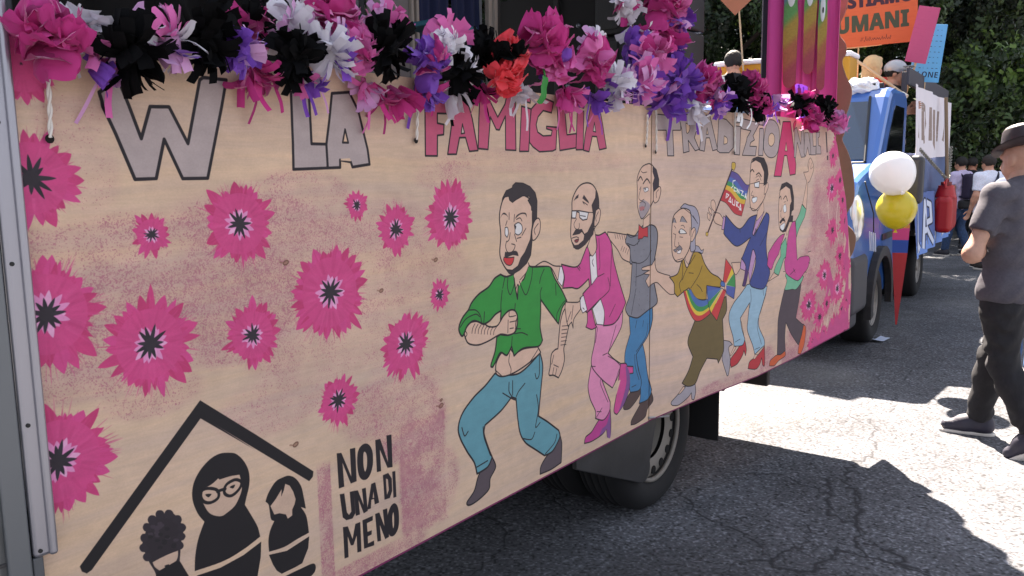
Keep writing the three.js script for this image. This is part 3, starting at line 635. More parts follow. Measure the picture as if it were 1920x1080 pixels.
A('#9d98a5','#171017',3,'sc','2783 603 2783 603 2806 608 2827 627 2844 623 2844 623 2836 642 2813 635 2778 631 2778 631');
A('#9d98a5','#171017',3.5,'sc','2673 428 2673 428 2700 412 2728 418 2773 428 2799 454 2812 497 2799 539 2782 570 2784 617 2761 630 2747 615 2747 526 2734 455');
A('#d3b09a','#171017',4.5,'sc','2625 467 2652 444 2684 432 2723 437 2745 455 2753 526 2749 583 2738 617 2706 654 2679 666 2648 664 2623 634 2617 588 2616 519');
A('#d3b09a','#171017',3,'sc','2750 533 2750 533 2770 520 2784 535 2779 563 2760 583 2749 579 2749 579');
A('#8a8488','#171017',3,'s','2623 491 2631 471 2645 493');
A('#8a8488','#171017',3,'s','2672 490 2688 467 2721 496');
A('#dcd8d4','#171017',3,'sc','2662 535 2662 535 2678 522 2703 530 2720 544 2720 544 2676 543');
A('#171017','',0,'sc','2666 532 2673 532 2670 541');
A('#7b7378','#171017',2,'sc','2628 612 2628 612 2655 605 2672 595 2691 611 2691 611 2683 621 2683 621 2656 613 2645 623');
A('#e4dcd8','#171017',2,'sc','2653 622 2669 616 2683 615 2678 629 2661 630');
A('','#171017',2.5,'s','2643 545 2636 586 2644 600 2666 598 2663 581');
A('','#171017',2.5,'s','2680 508 2694 507 2705 518');
A('','#171017',2.5,'s','2632 506 2643 517');
A('','#171017',2.5,'s','2627 540 2643 545');
A('','#171017',2.5,'s','2671 557 2693 560');
A('','#171017',2.5,'s','2757 562 2765 545 2776 531');
A('','#171017',2.5,'s','2646 660 2678 656 2695 653');
A('','#171017',2.5,'s','2690 429 2746 459 2798 504');
A('','#171017',2.5,'s','2763 467 2786 492');
A('','#171017',2.5,'s','2744 519 2740 554');
A('#b53038','#171017',4,'sc','3195 1100 3195 1100 3210 1146 3203 1177 3203 1177 3188 1148 3188 1148 3176 1172 3133 1207 3081 1216 3081 1216 3075 1177 3121 1143 3155 1117');
A('#b53038','#171017',4,'sc','3377 1156 3377 1156 3383 1254 3362 1251 3362 1251 3350 1211 3350 1211 3336 1241 3298 1261 3228 1247 3228 1247 3241 1214 3295 1197 3333 1181');
A('#d3b09a','#171017',2,'sc','3103 1114 3103 1114 3121 1122 3121 1122 3087 1153 3070 1156 3070 1156');
A('#d3b09a','#171017',2,'sc','3285 1184 3285 1184 3313 1189 3313 1189 3286 1208 3286 1208 3272 1204 3272 1204');
A('#93b2c4','#171017',4,'sc','3187 833 3187 833 3222 822 3386 849 3386 849 3368 894 3313 993 3313 993 3315 1046 3370 1118 3377 1151 3377 1151 3332 1165 3285 1184 3285 1184 3264 1134 3215 1053 3217 991 3227 915 3227 915 3150 982 3150 982 3165 1036 3194 1092 3194 1092 3173 1120 3103 1114 3103 1114 3092 1067 3059 996 3057 945 3094 899 3145 865');
A('','#171017',2.5,'s','3232 848 3239 901 3228 941');
A('','#171017',2.5,'s','3345 860 3352 892');
A('','#171017',2.5,'s','3308 1003 3302 1055 3346 1141');
A('','#171017',2.5,'s','3159 999 3184 1070');
A('','#171017',2.5,'s','3377 885 3322 983');
A('','#171017',2.5,'s','3111 1095 3154 1086');
A('','#171017',2.5,'s','3284 1158 3331 1154');
A('#d3b09a','#171017',3,'sc','2915 460 2915 460 2960 466 2994 497 2994 497 2983 525 2983 525 2929 508 2912 483');
A('#d3b09a','#171017',3,'sc','3065 704 3065 704 3138 707 3138 707 3139 738 3139 738 3106 765 3088 753 3088 753');
A('#b58cb4','#171017',3,'c','2993 478 3010 488 3008 546 2979 540');
A('#b58cb4','#171017',3,'c','3270 505 3334 472 3298 522 3247 585 3263 550 3270 687 3222 816 3211 764 3139 738 3146 694 3213 618');
A('#3a4683','#171017',4.5,'sc','3010 476 3010 476 3122 545 3207 497 3269 485 3269 485 3237 569 3247 585 3247 585 3303 532 3354 478 3354 478 3386 505 3363 628 3390 749 3390 749 3408 788 3355 856 3250 840 3222 817 3222 817 3264 743 3270 687 3270 687 3241 655 3210 754 3187 823 3160 823 3160 823 3187 737 3146 688 3146 688 3154 684 3187 636 3220 593 3220 593 3108 628 3022 581 2996 560 2996 560');
A('#4a2a60','',0,'c','3183 736 3210 759 3187 826 3165 823');
A('','#171017',3,'s','3335 493 3299 532 3256 590');
A('','#171017',3,'s','3127 548 3131 563');
A('','#171017',3,'s','3370 577 3304 639');
A('#d3b09a','#171017',2,'sc','3273 470 3273 470 3321 421 3321 421 3329 472 3270 515 3270 515');
A('#d3b09a','#171017',4,'sc','3212 225 3247 212 3301 215 3341 250 3350 321 3339 396 3294 440 3250 464 3214 447 3202 377 3202 293');
A('#d3b09a','#171017',3,'sc','3332 356 3332 356 3356 331 3367 351 3348 381 3329 388 3329 388');
A('#2a2025','#171017',2,'c','3212 234 3229 212 3264 205 3319 212 3353 250 3365 290 3351 336 3322 345 3323 280 3288 235 3247 222');
A('','#171017',6,'s','3206 276 3218 266 3234 277');
A('','#171017',6,'s','3255 292 3277 283 3298 300');
A('#dcdcdc','#171017',4,'c','3239 331 3284 324 3281 354 3245 351');
A('','#171017',2.5,'s','3200 335 3239 331');
A('','#171017',2.5,'s','3284 334 3326 335');
A('','#171017',2.5,'s','3228 368 3215 388 3238 393');
A('','#171017',2.5,'s','3205 447 3277 465');
A('','#171017',2.5,'s','3221 418 3229 398 3265 402');
A('','#171017',2.5,'s','3256 319 3278 312');
A('','#171017',2.5,'s','3251 304 3278 297 3297 320');
A('#dcdcdc','#171017',2,'sc','3225 405 3265 399 3261 419 3235 426');
A('#5a4b8c','',0,'sc','3045 270 3045 270 3103 288 3165 334 3197 338 3197 338 3184 371 3184 371 3145 364 3083 318 3028 300 3028 300');
A('#4a62a5','',0,'sc','3029 297 3029 297 3084 315 3147 361 3185 368 3185 368 3176 392 3176 392 3132 383 3070 337 3016 319 3016 319');
A('#3b8a55','',0,'sc','3018 316 3018 316 3072 334 3135 380 3178 389 3178 389 3168 412 3168 412 3120 402 3056 355 3005 338 3005 338');
A('#d0a83c','',0,'sc','3007 335 3007 335 3059 352 3122 399 3169 409 3169 409 3159 436 3159 436 3106 423 3042 377 2993 359 2993 359');
A('#b5343c','',0,'sc','2996 354 2996 354 3046 371 3110 418 3160 430 3160 430 3139 486 3139 486 3076 469 3012 421 2966 406 2966 406');
A('','#171017',2.5,'s','3045 270 3045 270 3103 288 3165 334 3197 338 3197 338 3168 416 3139 486 3139 486 3076 469 3012 421 2966 406 2966 406');
A('','#e6e2e0',5,'','3080 316 3062 318 3060 330 3064 342 3048 350');
A('','#e6e2e0',5,'','3088 353 3073 347 3072 364 3091 367');
A('','#e6e2e0',5,'','3099 375 3095 353 3115 378 3112 358');
A('','#e6e2e0',5,'','3125 363 3147 369 3132 385 3154 391');
A('','#e6e2e0',5,'','3161 398 3171 379 3175 404 3166 394 3174 395');
A('','#e6e2e0',5,'','3008 396 3012 375 3031 383 3015 393');
A('','#e6e2e0',5,'','3030 411 3044 393 3051 419 3035 412 3049 414');
A('','#e6e2e0',5,'','3061 403 3062 427 3079 433 3082 408');
A('','#e6e2e0',5,'','3094 438 3093 416 3110 421 3096 431 3113 444');
A('','#e6e2e0',5,'','3118 456 3127 429 3134 459 3121 449 3134 452');
A('','#3a1c22',9,'','3053 260 2868 557');
A('#c0a040','#171017',2.5,'sc','3047 260 3047 260 3050 234 3075 234 3080 251 3068 270 3068 270');
A('#c0a040','#171017',2,'sc','2860 547 2875 551 2872 565 2859 561');
A('#d3b09a','#171017',2.5,'sc','2919 455 2919 455 2895 435 2894 407 2914 403 2930 427 2927 456');
A('#d3b09a','#171017',2.5,'sc','2900 473 2900 473 2876 449 2879 435 2899 450');
A('#d3b09a','#171017',2.5,'sc','2885 496 2885 496 2869 482 2869 458 2888 473');
A('#c5582f','#171017',3.5,'sc','3589 1212 3589 1212 3596 1241 3526 1257 3484 1275 3431 1268 3431 1268 3440 1242 3492 1224 3492 1224');
A('#c5582f','#171017',3.5,'sc','3789 1101 3789 1101 3816 1128 3804 1212 3765 1261 3765 1261 3734 1253 3734 1253 3743 1208 3769 1155');
A('#4c4048','#171017',4,'sc','3567 879 3567 879 3746 859 3746 859 3729 946 3696 1054 3696 1054 3764 1092 3789 1101 3789 1101 3769 1155 3736 1205 3736 1205 3711 1186 3711 1186 3650 1132 3590 1062 3590 1062 3584 1139 3594 1213 3594 1213 3546 1227 3508 1221 3508 1221 3508 1138 3507 1040 3534 951');
A('#6fae8c','#171017',3.5,'sc','3568 814 3568 814 3586 843 3567 884 3590 892 3590 892 3645 893 3690 897 3747 864 3769 839 3769 839 3671 785 3582 777 3582 777');
A('#d3b09a','#171017',3,'sc','3778 338 3778 338 3801 328 3839 268 3817 225 3792 211 3770 246 3779 279 3726 284 3726 284 3765 333 3765 333 3746 392 3727 451 3727 451 3771 480 3771 480 3777 398 3777 398');
A('','#171017',2,'s','3778 268 3787 230');
A('','#171017',2,'s','3802 268 3812 236');
A('','#171017',2,'s','3808 268 3832 255');
A('#6fae8c','#171017',3.5,'sc','3721 451 3721 451 3771 480 3771 480 3756 518 3756 518 3701 575 3671 622 3671 622 3659 535 3659 535 3696 498');
A('#d3b09a','#171017',3,'sc','3394 826 3394 826 3498 804 3498 804 3454 781 3454 781');
A('#6fae8c','#171017',3.5,'sc','3509 654 3509 654 3560 615 3560 615 3588 703 3588 703 3546 725 3546 725 3498 804 3498 804 3454 787 3463 756 3513 707 3513 707');
A('#c0468a','#171017',3.5,'sc','3653 534 3653 534 3669 595 3673 649 3691 743 3691 743 3724 729 3809 730 3835 749 3835 749 3814 793 3768 822 3710 852 3641 834 3572 798 3553 742 3553 742 3567 711 3567 711 3582 616 3610 548');
A('#c0468a','#171017',3.5,'sc','3548 595 3548 595 3519 639 3491 695 3491 695 3451 728 3422 768 3379 743 3379 743 3386 682 3386 682 3445 634 3506 601');
A('','#171017',3,'s','3837 772 3818 765');
A('','#171017',3,'s','3798 819 3779 812');
A('','#171017',3,'s','3705 860 3704 852');
A('','#171017',3,'s','3617 813 3671 791');
A('','#171017',3,'s','3649 783 3673 807');
A('','#171017',3,'s','3561 791 3545 790');
A('','#171017',3,'s','3455 629 3465 622');
A('','#171017',3,'s','3807 709 3844 706');
A('#d3b09a','#171017',2,'sc','3559 588 3559 588 3587 531 3587 531 3619 511 3621 538 3570 605 3570 605');
A('#d3b09a','#171017',4,'sc','3486 375 3521 344 3575 350 3605 388 3615 463 3598 526 3558 577 3515 580 3487 552 3476 457');
A('#2a2025','#171017',2,'c','3481 374 3500 341 3552 332 3608 351 3631 410 3633 474 3611 484 3607 505 3629 506 3626 538 3588 536 3558 583 3526 586 3493 568 3541 571 3566 541 3591 505 3593 451 3608 431 3587 367 3543 352 3507 365');
A('','#171017',5,'s','3481 411 3493 401 3499 417');
A('','#171017',5,'s','3521 417 3546 402 3564 427');
A('#2a2025','',0,'sc','3491 531 3527 512 3550 534 3523 528 3502 540');
A('#dcdcdc','#171017',2,'sc','3498 553 3545 539 3536 571 3515 575');
A('#dcdcdc','#171017',2,'sc','3523 459 3544 444 3557 476 3536 486');
A('','#171017',2,'s','3512 448 3500 500 3522 517 3543 508');
A('','#171017',2,'s','3493 479 3503 474');
A('','#171017',2,'s','3527 433 3548 431');
A('#bb4580','',0,'c','3880 1245 3921 1185 3977 1224 4019 1163 4077 1203 4121 1123 4171 1167 4217 1089 4262 1143 4309 1060 4355 1108 4387 1032 4407 1208 4239 1221 4053 1236');
A('#bb4580','',0,'c','4296 220 4267 310 4289 371 4260 461 4298 524 4269 614 4315 679 4281 800 4340 900 4318 992 4391 1064');
A('#bb4580','',0,'c','4090 814 4068 872 4058 992 4102 936 4142 1033 4153 911');
A('','#d9c4b4',5,'s','4045 395 4034 497 4068 573');
A('','#d9c4b4',5,'s','4167 458 4156 577 4197 671');
A('','#d9c4b4',5,'s','4095 1088 4079 1147');
A('','#d9c4b4',5,'s','4252 829 4247 921');
A('','#d9c4b4',5,'s','4014 1108 3993 1172');
A('','#d9c4b4',5,'s','4186 1007 4164 1098');
}
S.length = 0;
S.push([620,304,154,51,0.5]);
S.push([200,467,313,121,0.75]);
S.push([488,437,259,137,0.7]);
S.push([406,588,178,98,0.7]);
S.push([899,486,289,146,0.55]);
S.push([109,260,63,71,0.35]);
S.push([87,159,61,49,0.5]);
S.push([698,689,230,97,0.5]);
S.push([1016,713,188,188,0.35]);
S.push([920,912,178,92,0.7]);
S.push([1032,1143,94,164,1,1]);
S.push([993,994,139,95,0.7]);
S.push([656,1172,21,152,1,1]);
S.push([816,1341,204,31,0.7,1]);
S.push([1114,1194,74,101,0.6]);
S.push([1677,223,607,40,0.35]);
S.push([1114,568,147,95,0.4]);
S.push([607,512,118,171,0.5]);
S.push([1197,272,153,47,0.5]);
S.push([87,636,120,63,0.65]);
S.push([215,719,111,45,0.5]);
S.push([516,815,146,65,0.5]);
S.push([593,738,101,80,0.45]);
S.push([3126,1293,295,37,0.75]);
S.push([2867,1311,171,31,0.6]);
S.push([3417,1276,77,113,0.8]);
S.push([3627,1256,70,88,0.8]);
S.push([3922,506,79,353,0.55]);
S.push([3960,950,293,336,0.95]);
S.push([3913,1183,286,184,1]);
S.push([4060,572,228,393,0.9]);
knot(572,473,9);
knot(1111,516,9);
knot(1118,960,11);
knot(573,929,9);
knot(886,580,8);
knot(1119,943,6);
function mural(u0, u1, W, H, lift) {
  const s = W / (u1 - u0), c = canvas(W, H), x = c.getContext('2d'); ctx = x;
  const im = x.createImageData(W, H), d = im.data;
  for (let j = 0; j < H; j++) for (let i = 0; i < W; i++) {
    const u = u0 + i / s, v = j / s, k = (j * W + i) * 4;
    const warp = fbm(u / 620 + 3, v / 160) * 70, g1 = fbm(u / 900, (v + warp) / 34), g2 = vn(u / 210, (v + warp * 0.6) / 5), g3 = vn(u / 26, v / 2.2), cl = fbm(u / 400 + 9, v / 300 + 2);
    let t = 0.92 + (g1 - 0.5) * 0.12 + (g2 - 0.5) * 0.02 + (g3 - 0.5) * 0.03 + (cl - 0.5) * 0.14;
    let r = 221 * t, g = 190 * t - (g1 - 0.5) * 5, b = 163 * t - (g1 - 0.5) * 22 + lift;
    let den = 0;
    for (const q of S) { const dx = (u - q[0]) / q[2], dy = (v - q[1]) / q[3], m = q[5] ? Math.pow(Math.max(Math.abs(dx), Math.abs(dy)), 3) * 0.95 + 0.15 * (vn(u / 8, v / 8) - 0.5) : dx * dx + dy * dy; if (m < 1.5) den = Math.max(den, q[4] * Math.min(1, (1.5 - m) * 1.6)); }
    if (den > 0) {
      const sp = vn(u / 2.6, v / 2.6) * 0.55 + vn(u / 1.5 + 40, v / 1.5) * 0.45, cloud = fbm(u / 70 + 5, v / 70), a = den * (0.34 + cloud * 1.3);
      if (sp < a * 0.6) { const f = 0.25 + 0.4 * vn(u / 9, v / 9); r = r * (1 - f) + 158 * f; g = g * (1 - f) + 74 * f; b = b * (1 - f) + 104 * f; }
      r += (170 - r) * a * 0.34; g += (118 - g) * a * 0.34; b += (126 - b) * a * 0.34;
    }
    d[k] = r; d[k + 1] = g; d[k + 2] = b; d[k + 3] = 255;
  }
  x.putImageData(im, 0, 0);
  x.save(); x.scale(s, s); x.translate(-u0, 0); drawKnots(); art(); x.restore();
  const e = x.getImageData(0, 0, W, H), q = e.data;   // brush marks and grain showing through the paint
  for (let j = 0; j < H; j++) for (let i = 0; i < W; i++) {
    const u = u0 + i / s, v = j / s, k = (j * W + i) * 4, m = 0.965 + (vn(u / 60, v / 9) - 0.5) * 0.03 + (vn(u / 24, v / 24) - 0.5) * 0.04 + (vn(u / 3, v / 2) - 0.5) * 0.04;
    q[k] *= m; q[k + 1] *= m; q[k + 2] *= m;
  }
  x.putImageData(e, 0, 0);
  return tex(c);
}
const HT = 1.8452, HB = 0.4891, U1 = 2.4773;
const edgeMat = M(0xb98f6b, 0.8), stains = M(0x6f1a4e, 0.7);
{ // first sheet: a slab with the painted face on +z
  const t = mural(-40, 2477, 2048, Math.round(1356 * 2048 / 2517), 0);
  const L0 = -U1 - 0.04, g = new THREE.PlaneGeometry(-L0 - 0.003, HT - HB, 1, 1); g.translate((L0 - 0.003) / 2, (HT + HB) / 2, 0);
  const face = part('plywood_sheet', g, M(0xffffff, 0.72, { map: t }), float_, 'long plywood sheet with painted flowers, house emblem and the first three dancing men');
  part('sheet_edge', bx(-L0 - 0.003, HT - HB - 0.001, 0.015, (L0 - 0.003) / 2, (HT + HB) / 2, -0.0085, 0.002), edgeMat, face);
  part('edge_paint', bx(-L0 - 0.003, 0.006, 0.0185, (L0 - 0.003) / 2, HB - 0.0031, -0.0085, 0.001), stains, face);
}
const STN = [[0.595, 3.5, 0.489, 1.845], [0.921, 3.77, 0.525, 1.845], [1.233, 4.04, 0.546, 1.839], [1.516, 4.31, 0.576, 1.832], [1.708, 4.496, 0.603, 1.795], [1.768, 4.56, 0.609, 1.777], [1.79, 4.583, 0.611, 1.749], [1.814, 4.609, 0.613, 1.703], [1.846, 4.643, 0.616, 1.61], [1.879, 4.678, 0.619, 1.52], [1.92, 4.722, 0.622, 1.404], [1.963, 4.768, 0.626, 1.195], [2.0, 4.807, 0.63, 1.02], [2.012, 4.82, 0.631, 0.9]];
{ // second sheet: bowed outwards, bottom edge rising, far top corner sawn round
  const t = mural(2477, 4416, 2048, Math.round(1356 * 2048 / 1939), 6), fp = [], fu = [], fi = [], bp = [], bi = [], ep = [], ei = [];
  let u = 0; const loc = STN.map(([X, d, b, tp], i) => { const p = V(X - 0.595, 0, -(d - 3.5)); if (i) u += Math.hypot(X - STN[i - 1][0], d - STN[i - 1][1]); return [p.dot(D) + (i ? 0 : 0.003), p.dot(NO), b, tp, u / 1.9384]; });
  loc.forEach(([x, z, b, tp, uu]) => { fp.push(x, b, z, x, tp, z); fu.push(uu, 1 - (HT - b) / 1.356, uu, 1 - (HT - tp) / 1.356); bp.push(x + 0.006, b, z - 0.016, x + 0.006, tp, z - 0.016); ep.push(x, b - 0.003, z + 0.001, x + 0.006, b - 0.003, z - 0.017, x + 0.006, b + 0.002, z - 0.017, x, b + 0.002, z + 0.001); });
  for (let i = 0; i < STN.length - 1; i++) { const a = i * 2; fi.push(a, a + 2, a + 1, a + 1, a + 2, a + 3); bi.push(a, a + 1, a + 2, a + 1, a + 3, a + 2); const e = i * 4; for (let m = 0; m < 4; m++) { const n = (m + 1) % 4; ei.push(e + m, e + n, e + 4 + m, e + n, e + 4 + n, e + 4 + m); } }
  const g = new THREE.BufferGeometry(); g.setAttribute('position', new THREE.Float32BufferAttribute(fp, 3)); g.setAttribute('uv', new THREE.Float32BufferAttribute(fu, 2)); g.setIndex(fi); g.computeVertexNormals();
  const face = part('plywood_sheet', g, M(0xffffff, 0.72, { map: t }), float_, 'bowed plywood sheet with the last three dancing men and a flower bed at its far end');
  const g2 = new THREE.BufferGeometry(); g2.setAttribute('position', new THREE.Float32BufferAttribute(bp, 3)); g2.setIndex(bi); g2.computeVertexNormals(); part('sheet_back', g2, edgeMat, face);
  const g3 = new THREE.BufferGeometry(); g3.setAttribute('position', new THREE.Float32BufferAttribute(ep, 3)); g3.setIndex(ei); part('edge_paint', g3.toNonIndexed(), stains, face); g3.computeVertexNormals();
  const tp = []; for (let i = 0; i + 1 < loc.length; i++) { const [x0, z0, , t0] = loc[i], [x1, z1, , t1] = loc[i + 1]; tp.push(x0, t0, z0, x1, t1, z1, x1 + 0.006, t1, z1 - 0.016, x0, t0, z0, x1 + 0.006, t1, z1 - 0.016, x0 + 0.006, t0, z0 - 0.016); }
  const g4 = new THREE.BufferGeometry(); g4.setAttribute('position', new THREE.Float32BufferAttribute(tp, 3)); g4.computeVertexNormals(); part('sheet_edge', g4, edgeMat, face);
  const l = loc[loc.length - 1]; part('sheet_edge', bx(0.005, l[3] - l[2], 0.018, l[0] + 0.004, (l[3] + l[2]) / 2, l[1] - 0.008, 0.001), M(0xa03a78, 0.7), face);
}

// ------------------------------------------------------------------ float: chassis, wheel, strips, posts (parts of the float, in its own frame: x back, y up, z out)
const alu = M(0x9a9aa2, 0.32, { metalness: 0.75 }), blackPlastic = M(0x17171a, 0.6), rubber = M(0x121214, 0.85), darkSteel = M(0x1b1a1a, 0.7), greyPaint = M(0x8f9391, 0.55);
function speckle(base, amp, n = 256, sc = 9, streak = 1) { const c = canvas(n, n), x = c.getContext('2d'), im = x.createImageData(n, n), col = new THREE.Color(base); const b = [col.r, col.g, col.b].map((v) => (v <= 0.0031308 ? v * 12.92 : 1.055 * v ** (1 / 2.4) - 0.055) * 255); for (let j = 0; j < n; j++) for (let i = 0; i < n; i++) { const k = (j * n + i) * 4, t = 1 + (fbm(i / sc, j / (sc * streak)) - 0.5) * amp + (NP[(i * 31 + j * 977) & 65535] - 0.5) * amp * 0.2; for (let m = 0; m < 3; m++) im.data[k + m] = b[m] * t; im.data[k + 3] = 255; } x.putImageData(im, 0, 0); const t = tex(c); t.wrapS = t.wrapT = THREE.RepeatWrapping; return t; }
{
  const dirty = M(0xffffff, 0.6, { map: (() => { // grey lorry paint, grimy along the seam
    const n = 512, c = canvas(n, n), x = c.getContext('2d'), im = x.createImageData(n, n);
    for (let j = 0; j < n; j++) for (let i = 0; i < n; i++) { const k = (j * n + i) * 4, g = fbm(i / 40, j / 90), e = Math.min(1, (n - i) / 90), st = Math.max(0, fbm(i / 22 + 4, j / 60) - 0.5) * 2.2 * (1 - e * 0.7); let v = 150 + (g - 0.5) * 30 - st * 110 - (1 - e) * 30; im.data[k] = v * 1.0; im.data[k + 1] = v * 1.01; im.data[k + 2] = v * 1.0; im.data[k + 3] = 255; }
    x.putImageData(im, 0, 0); return tex(c); })() });
  const wall = new THREE.PlaneGeometry(0.75, 2.2); wall.translate(-U1 - 0.09 - 0.375, 1.6, 0.004);
  const cabWall = part('cab_wall', wall, dirty, float_, 'grimy grey painted wall at the left edge');
  part('wall_core', bx(0.75, 2.2, 0.06, -U1 - 0.09 - 0.375, 1.6, -0.03), greyPaint, cabWall);
  part('wall_joint', bx(0.75, 0.006, 0.004, -U1 - 0.09 - 0.375, 0.875, 0.006, 0.001), M(0x3a3838, 0.8), cabWall);
  const st = part('edge_strip', [bx(0.034, 1.34, 0.02, -U1 - 0.038, 0.87 + 0.67, 0.011, 0.009), bx(0.016, 1.34, 0.03, -U1 - 0.022, 0.87 + 0.67, 0.014, 0.007)], alu, float_, 'ribbed aluminium corner strip');
  part('channel', bx(0.042, 1.75, 0.014, -U1 - 0.078, 0.5 + 0.875, 0.008, 0.005), M(0x6c7074, 0.4, { metalness: 0.6 }), st);
  part('channel', bx(0.02, 0.36, 0.012, -U1 - 0.046, 0.69, 0.006, 0.004), M(0x5d6064, 0.45, { metalness: 0.5 }), st);
  for (const y of [0.885, 1.13, 1.43, 1.68]) { const g = new THREE.CylinderGeometry(0.004, 0.004, 0.004, 10); g.rotateX(Math.PI / 2); g.translate(-U1 - 0.045, y, 0.0215); part('rivet', g, darkSteel, st); }
  const bedPoly = extr([[-2.6, -0.03], [0.0, -0.03], [0.42, -0.0], [0.85, 0.06], [1.25, 0.13], [1.72, 0.22], [1.76, -2.1], [-2.6, -2.1]], 0.12); bedPoly.rotateX(Math.PI / 2); bedPoly.translate(0, 0.96, 0); 
  part('tail_board', [bx(0.04, 0.42, 1.1, 1.76, 0.82, -0.33), bx(0.04, 0.42, 1.3, 1.75, 0.82, -1.5)], darkSteel, float_);
  part('bed', [bedPoly, bx(4.1, 0.09, 0.05, -0.55, 0.8, -0.1), bx(0.06, 0.14, 2.05, 1.6, 0.86, -1.1)], darkSteel, float_);
  for (const z of [-0.62, -1.55]) part('chassis_rail', bx(4.6, 0.17, 0.08, -0.9, 0.71, z), darkSteel, float_);
  for (const x of [-2.2, -1.3, -0.5, 0.75, 1.4]) part('cross_member', bx(0.07, 0.12, 0.95, x, 0.7, -1.08), darkSteel, float_);
  part('axle', cyl(V(0.19, 0.345, -0.35), V(0.19, 0.345, -1.85), 0.06), darkSteel, float_);
  part('fuel_tank', bx(0.85, 0.34, 0.4, -1.5, 0.56, -0.55, 0.06), darkSteel, float_);
  part('canopy_roof', bx(4.3, 0.03, 2.3, -0.55, 3.12, -1.05), M(0x24262c, 0.85), float_);
  for (const [x, z] of [[-2.45, -0.12], [0.42, -0.2], [-2.45, -2.05], [1.4, -2.05], [0.3, -2.05]]) part('roof_post', bx(0.045, 2.2, 0.045, x, 2.03, z), M(0x33353a, 0.5, { metalness: 0.4 }), float_);
  // wheels: the near rear pair is seen below the plywood
  for (const z0 of [-0.062, -1.82]) {
    const s = z0 > -1 ? 1 : -1;
    const w = new THREE.Group(); w.name = 'rear_wheel'; w.position.set(0.21, 0.372, z0); w.scale.set(1.08, 1.08, 1); if (s < 0) w.rotation.y = Math.PI; float_.add(w);
    const prof = []; const P = (r, z) => prof.push(new THREE.Vector2(r, z));
    P(0.215, -0.02); P(0.235, 0.004); P(0.27, 0.016); P(0.305, 0.01); P(0.327, -0.01); P(0.341, -0.035); P(0.345, -0.06); for (let i = 0; i < 4; i++) { const zz = -0.06 - i * 0.036; P(0.345, zz - 0.02); P(0.336, zz - 0.024); P(0.336, zz - 0.032); P(0.345, zz - 0.036); } P(0.336, -0.22); P(0.3, -0.235); P(0.215, -0.23);
    const tg = new THREE.LatheGeometry(prof, 56); tg.rotateX(Math.PI / 2); const tg2 = tg.clone(); tg2.translate(0, 0, -0.27);
    part('tyre', tg, rubber, w); part('tyre', tg2, rubber, w);
    const rg = new THREE.RingGeometry(0.125, 0.207, 64, 3); { const p = rg.attributes.position; for (let i = 0; i < p.count; i++) { const r = Math.hypot(p.getX(i), p.getY(i)); p.setZ(i, -0.03 + 0.012 * Math.sin((r - 0.125) / 0.082 * Math.PI)); } rg.computeVertexNormals(); }
    const steel = M(0x77726b, 0.6, { metalness: 0.1 });
    const rim = part('rim', rg, steel, w);
    for (let i = 0; i < 15; i++) { const a = (i / 15) * 6.2832 + 0.1, h = new THREE.CylinderGeometry(0.0185, 0.0185, 0.02, 16); h.rotateX(Math.PI / 2); h.translate(Math.cos(a) * 0.176, Math.sin(a) * 0.176, -0.0255); part('vent_hole', h, M(0x050505, 1), rim); }
    const lip = new THREE.TorusGeometry(0.212, 0.011, 10, 56); lip.translate(0, 0, -0.008); part('rim_lip', lip, steel, rim);
    const barrel = new THREE.CylinderGeometry(0.205, 0.205, 0.2, 48, 1, true); barrel.rotateX(Math.PI / 2); barrel.translate(0, 0, -0.11); part('rim_barrel', barrel, darkSteel, rim);
    const cone = new THREE.CylinderGeometry(0.128, 0.112, 0.07, 40, 1, true); cone.rotateX(Math.PI / 2); cone.translate(0, 0, -0.085); part('rim_dish', cone, M(0x8d8880, 0.6, { metalness: 0.2 }), rim);
    const hub = new THREE.CylinderGeometry(0.115, 0.115, 0.02, 36); hub.rotateX(Math.PI / 2); hub.translate(0, 0, -0.125); part('hub', [hub, cyl(V(0, 0, -0.12), V(0, 0, -0.06), 0.05, 0.046, 24)], M(0x4a4743, 0.7, { metalness: 0.3 }), rim);
    for (let i = 0; i < 6; i++) { const a = (i / 6) * 6.283; part('wheel_nut', cyl(V(Math.cos(a) * 0.082, Math.sin(a) * 0.082, -0.116), V(Math.cos(a) * 0.082, Math.sin(a) * 0.082, -0.096), 0.014, 0.013, 6), darkSteel, rim); }
    part('valve_stem', cyl(V(-0.16, 0.06, -0.04), V(-0.185, 0.075, 0.0), 0.005), rubber, rim);
  }
  // plastic wing in front of the wheel, flaps behind
  const wing = M(0x2a2a2c, 0.55, { map: speckle(0x262628, 0.7, 128, 14), color: 0xffffff });
  const wp = []; for (let i = 0; i <= 10; i++) { const a = deg(-75 + i * 9.5); wp.push([-0.055 + 0.06 * Math.cos(a), 0.262 + 0.06 * Math.sin(a)]); }
  const wg = extr([[-0.56, 0.62], [-0.56, 0.435], [-0.54, 0.425], [-0.02, 0.205], ...wp.map(([a, b]) => [a + 0.05, b]), [0.11, 0.45], [0.15, 0.55], [0.17, 0.62]], 0.012, 0.004); wg.translate(0, 0, -0.036);
  part('mudguard', [wg, bx(0.04, 0.3, 0.4, -0.2, 0.57, -0.24, 0.01)], wing, float_);
  part('mudflap', bx(0.014, 0.46, 0.5, 0.835, 0.39, -0.27, 0.004), rubber, float_);
  part('mudflap', bx(0.02, 0.24, 0.56, 0.855, 0.55, -0.28, 0.004), rubber, float_);
  part('tail_skirt', bx(0.014, 0.55, 1.7, 0.89, 0.6, -1.05, 0.004), rubber, float_);
  part('underrun_bar', [bx(0.05, 0.24, 0.7, 1.56, 0.42, -0.36, 0.01), bx(0.05, 0.4, 0.06, 1.5, 0.66, -0.12, 0.01)], darkSteel, float_);
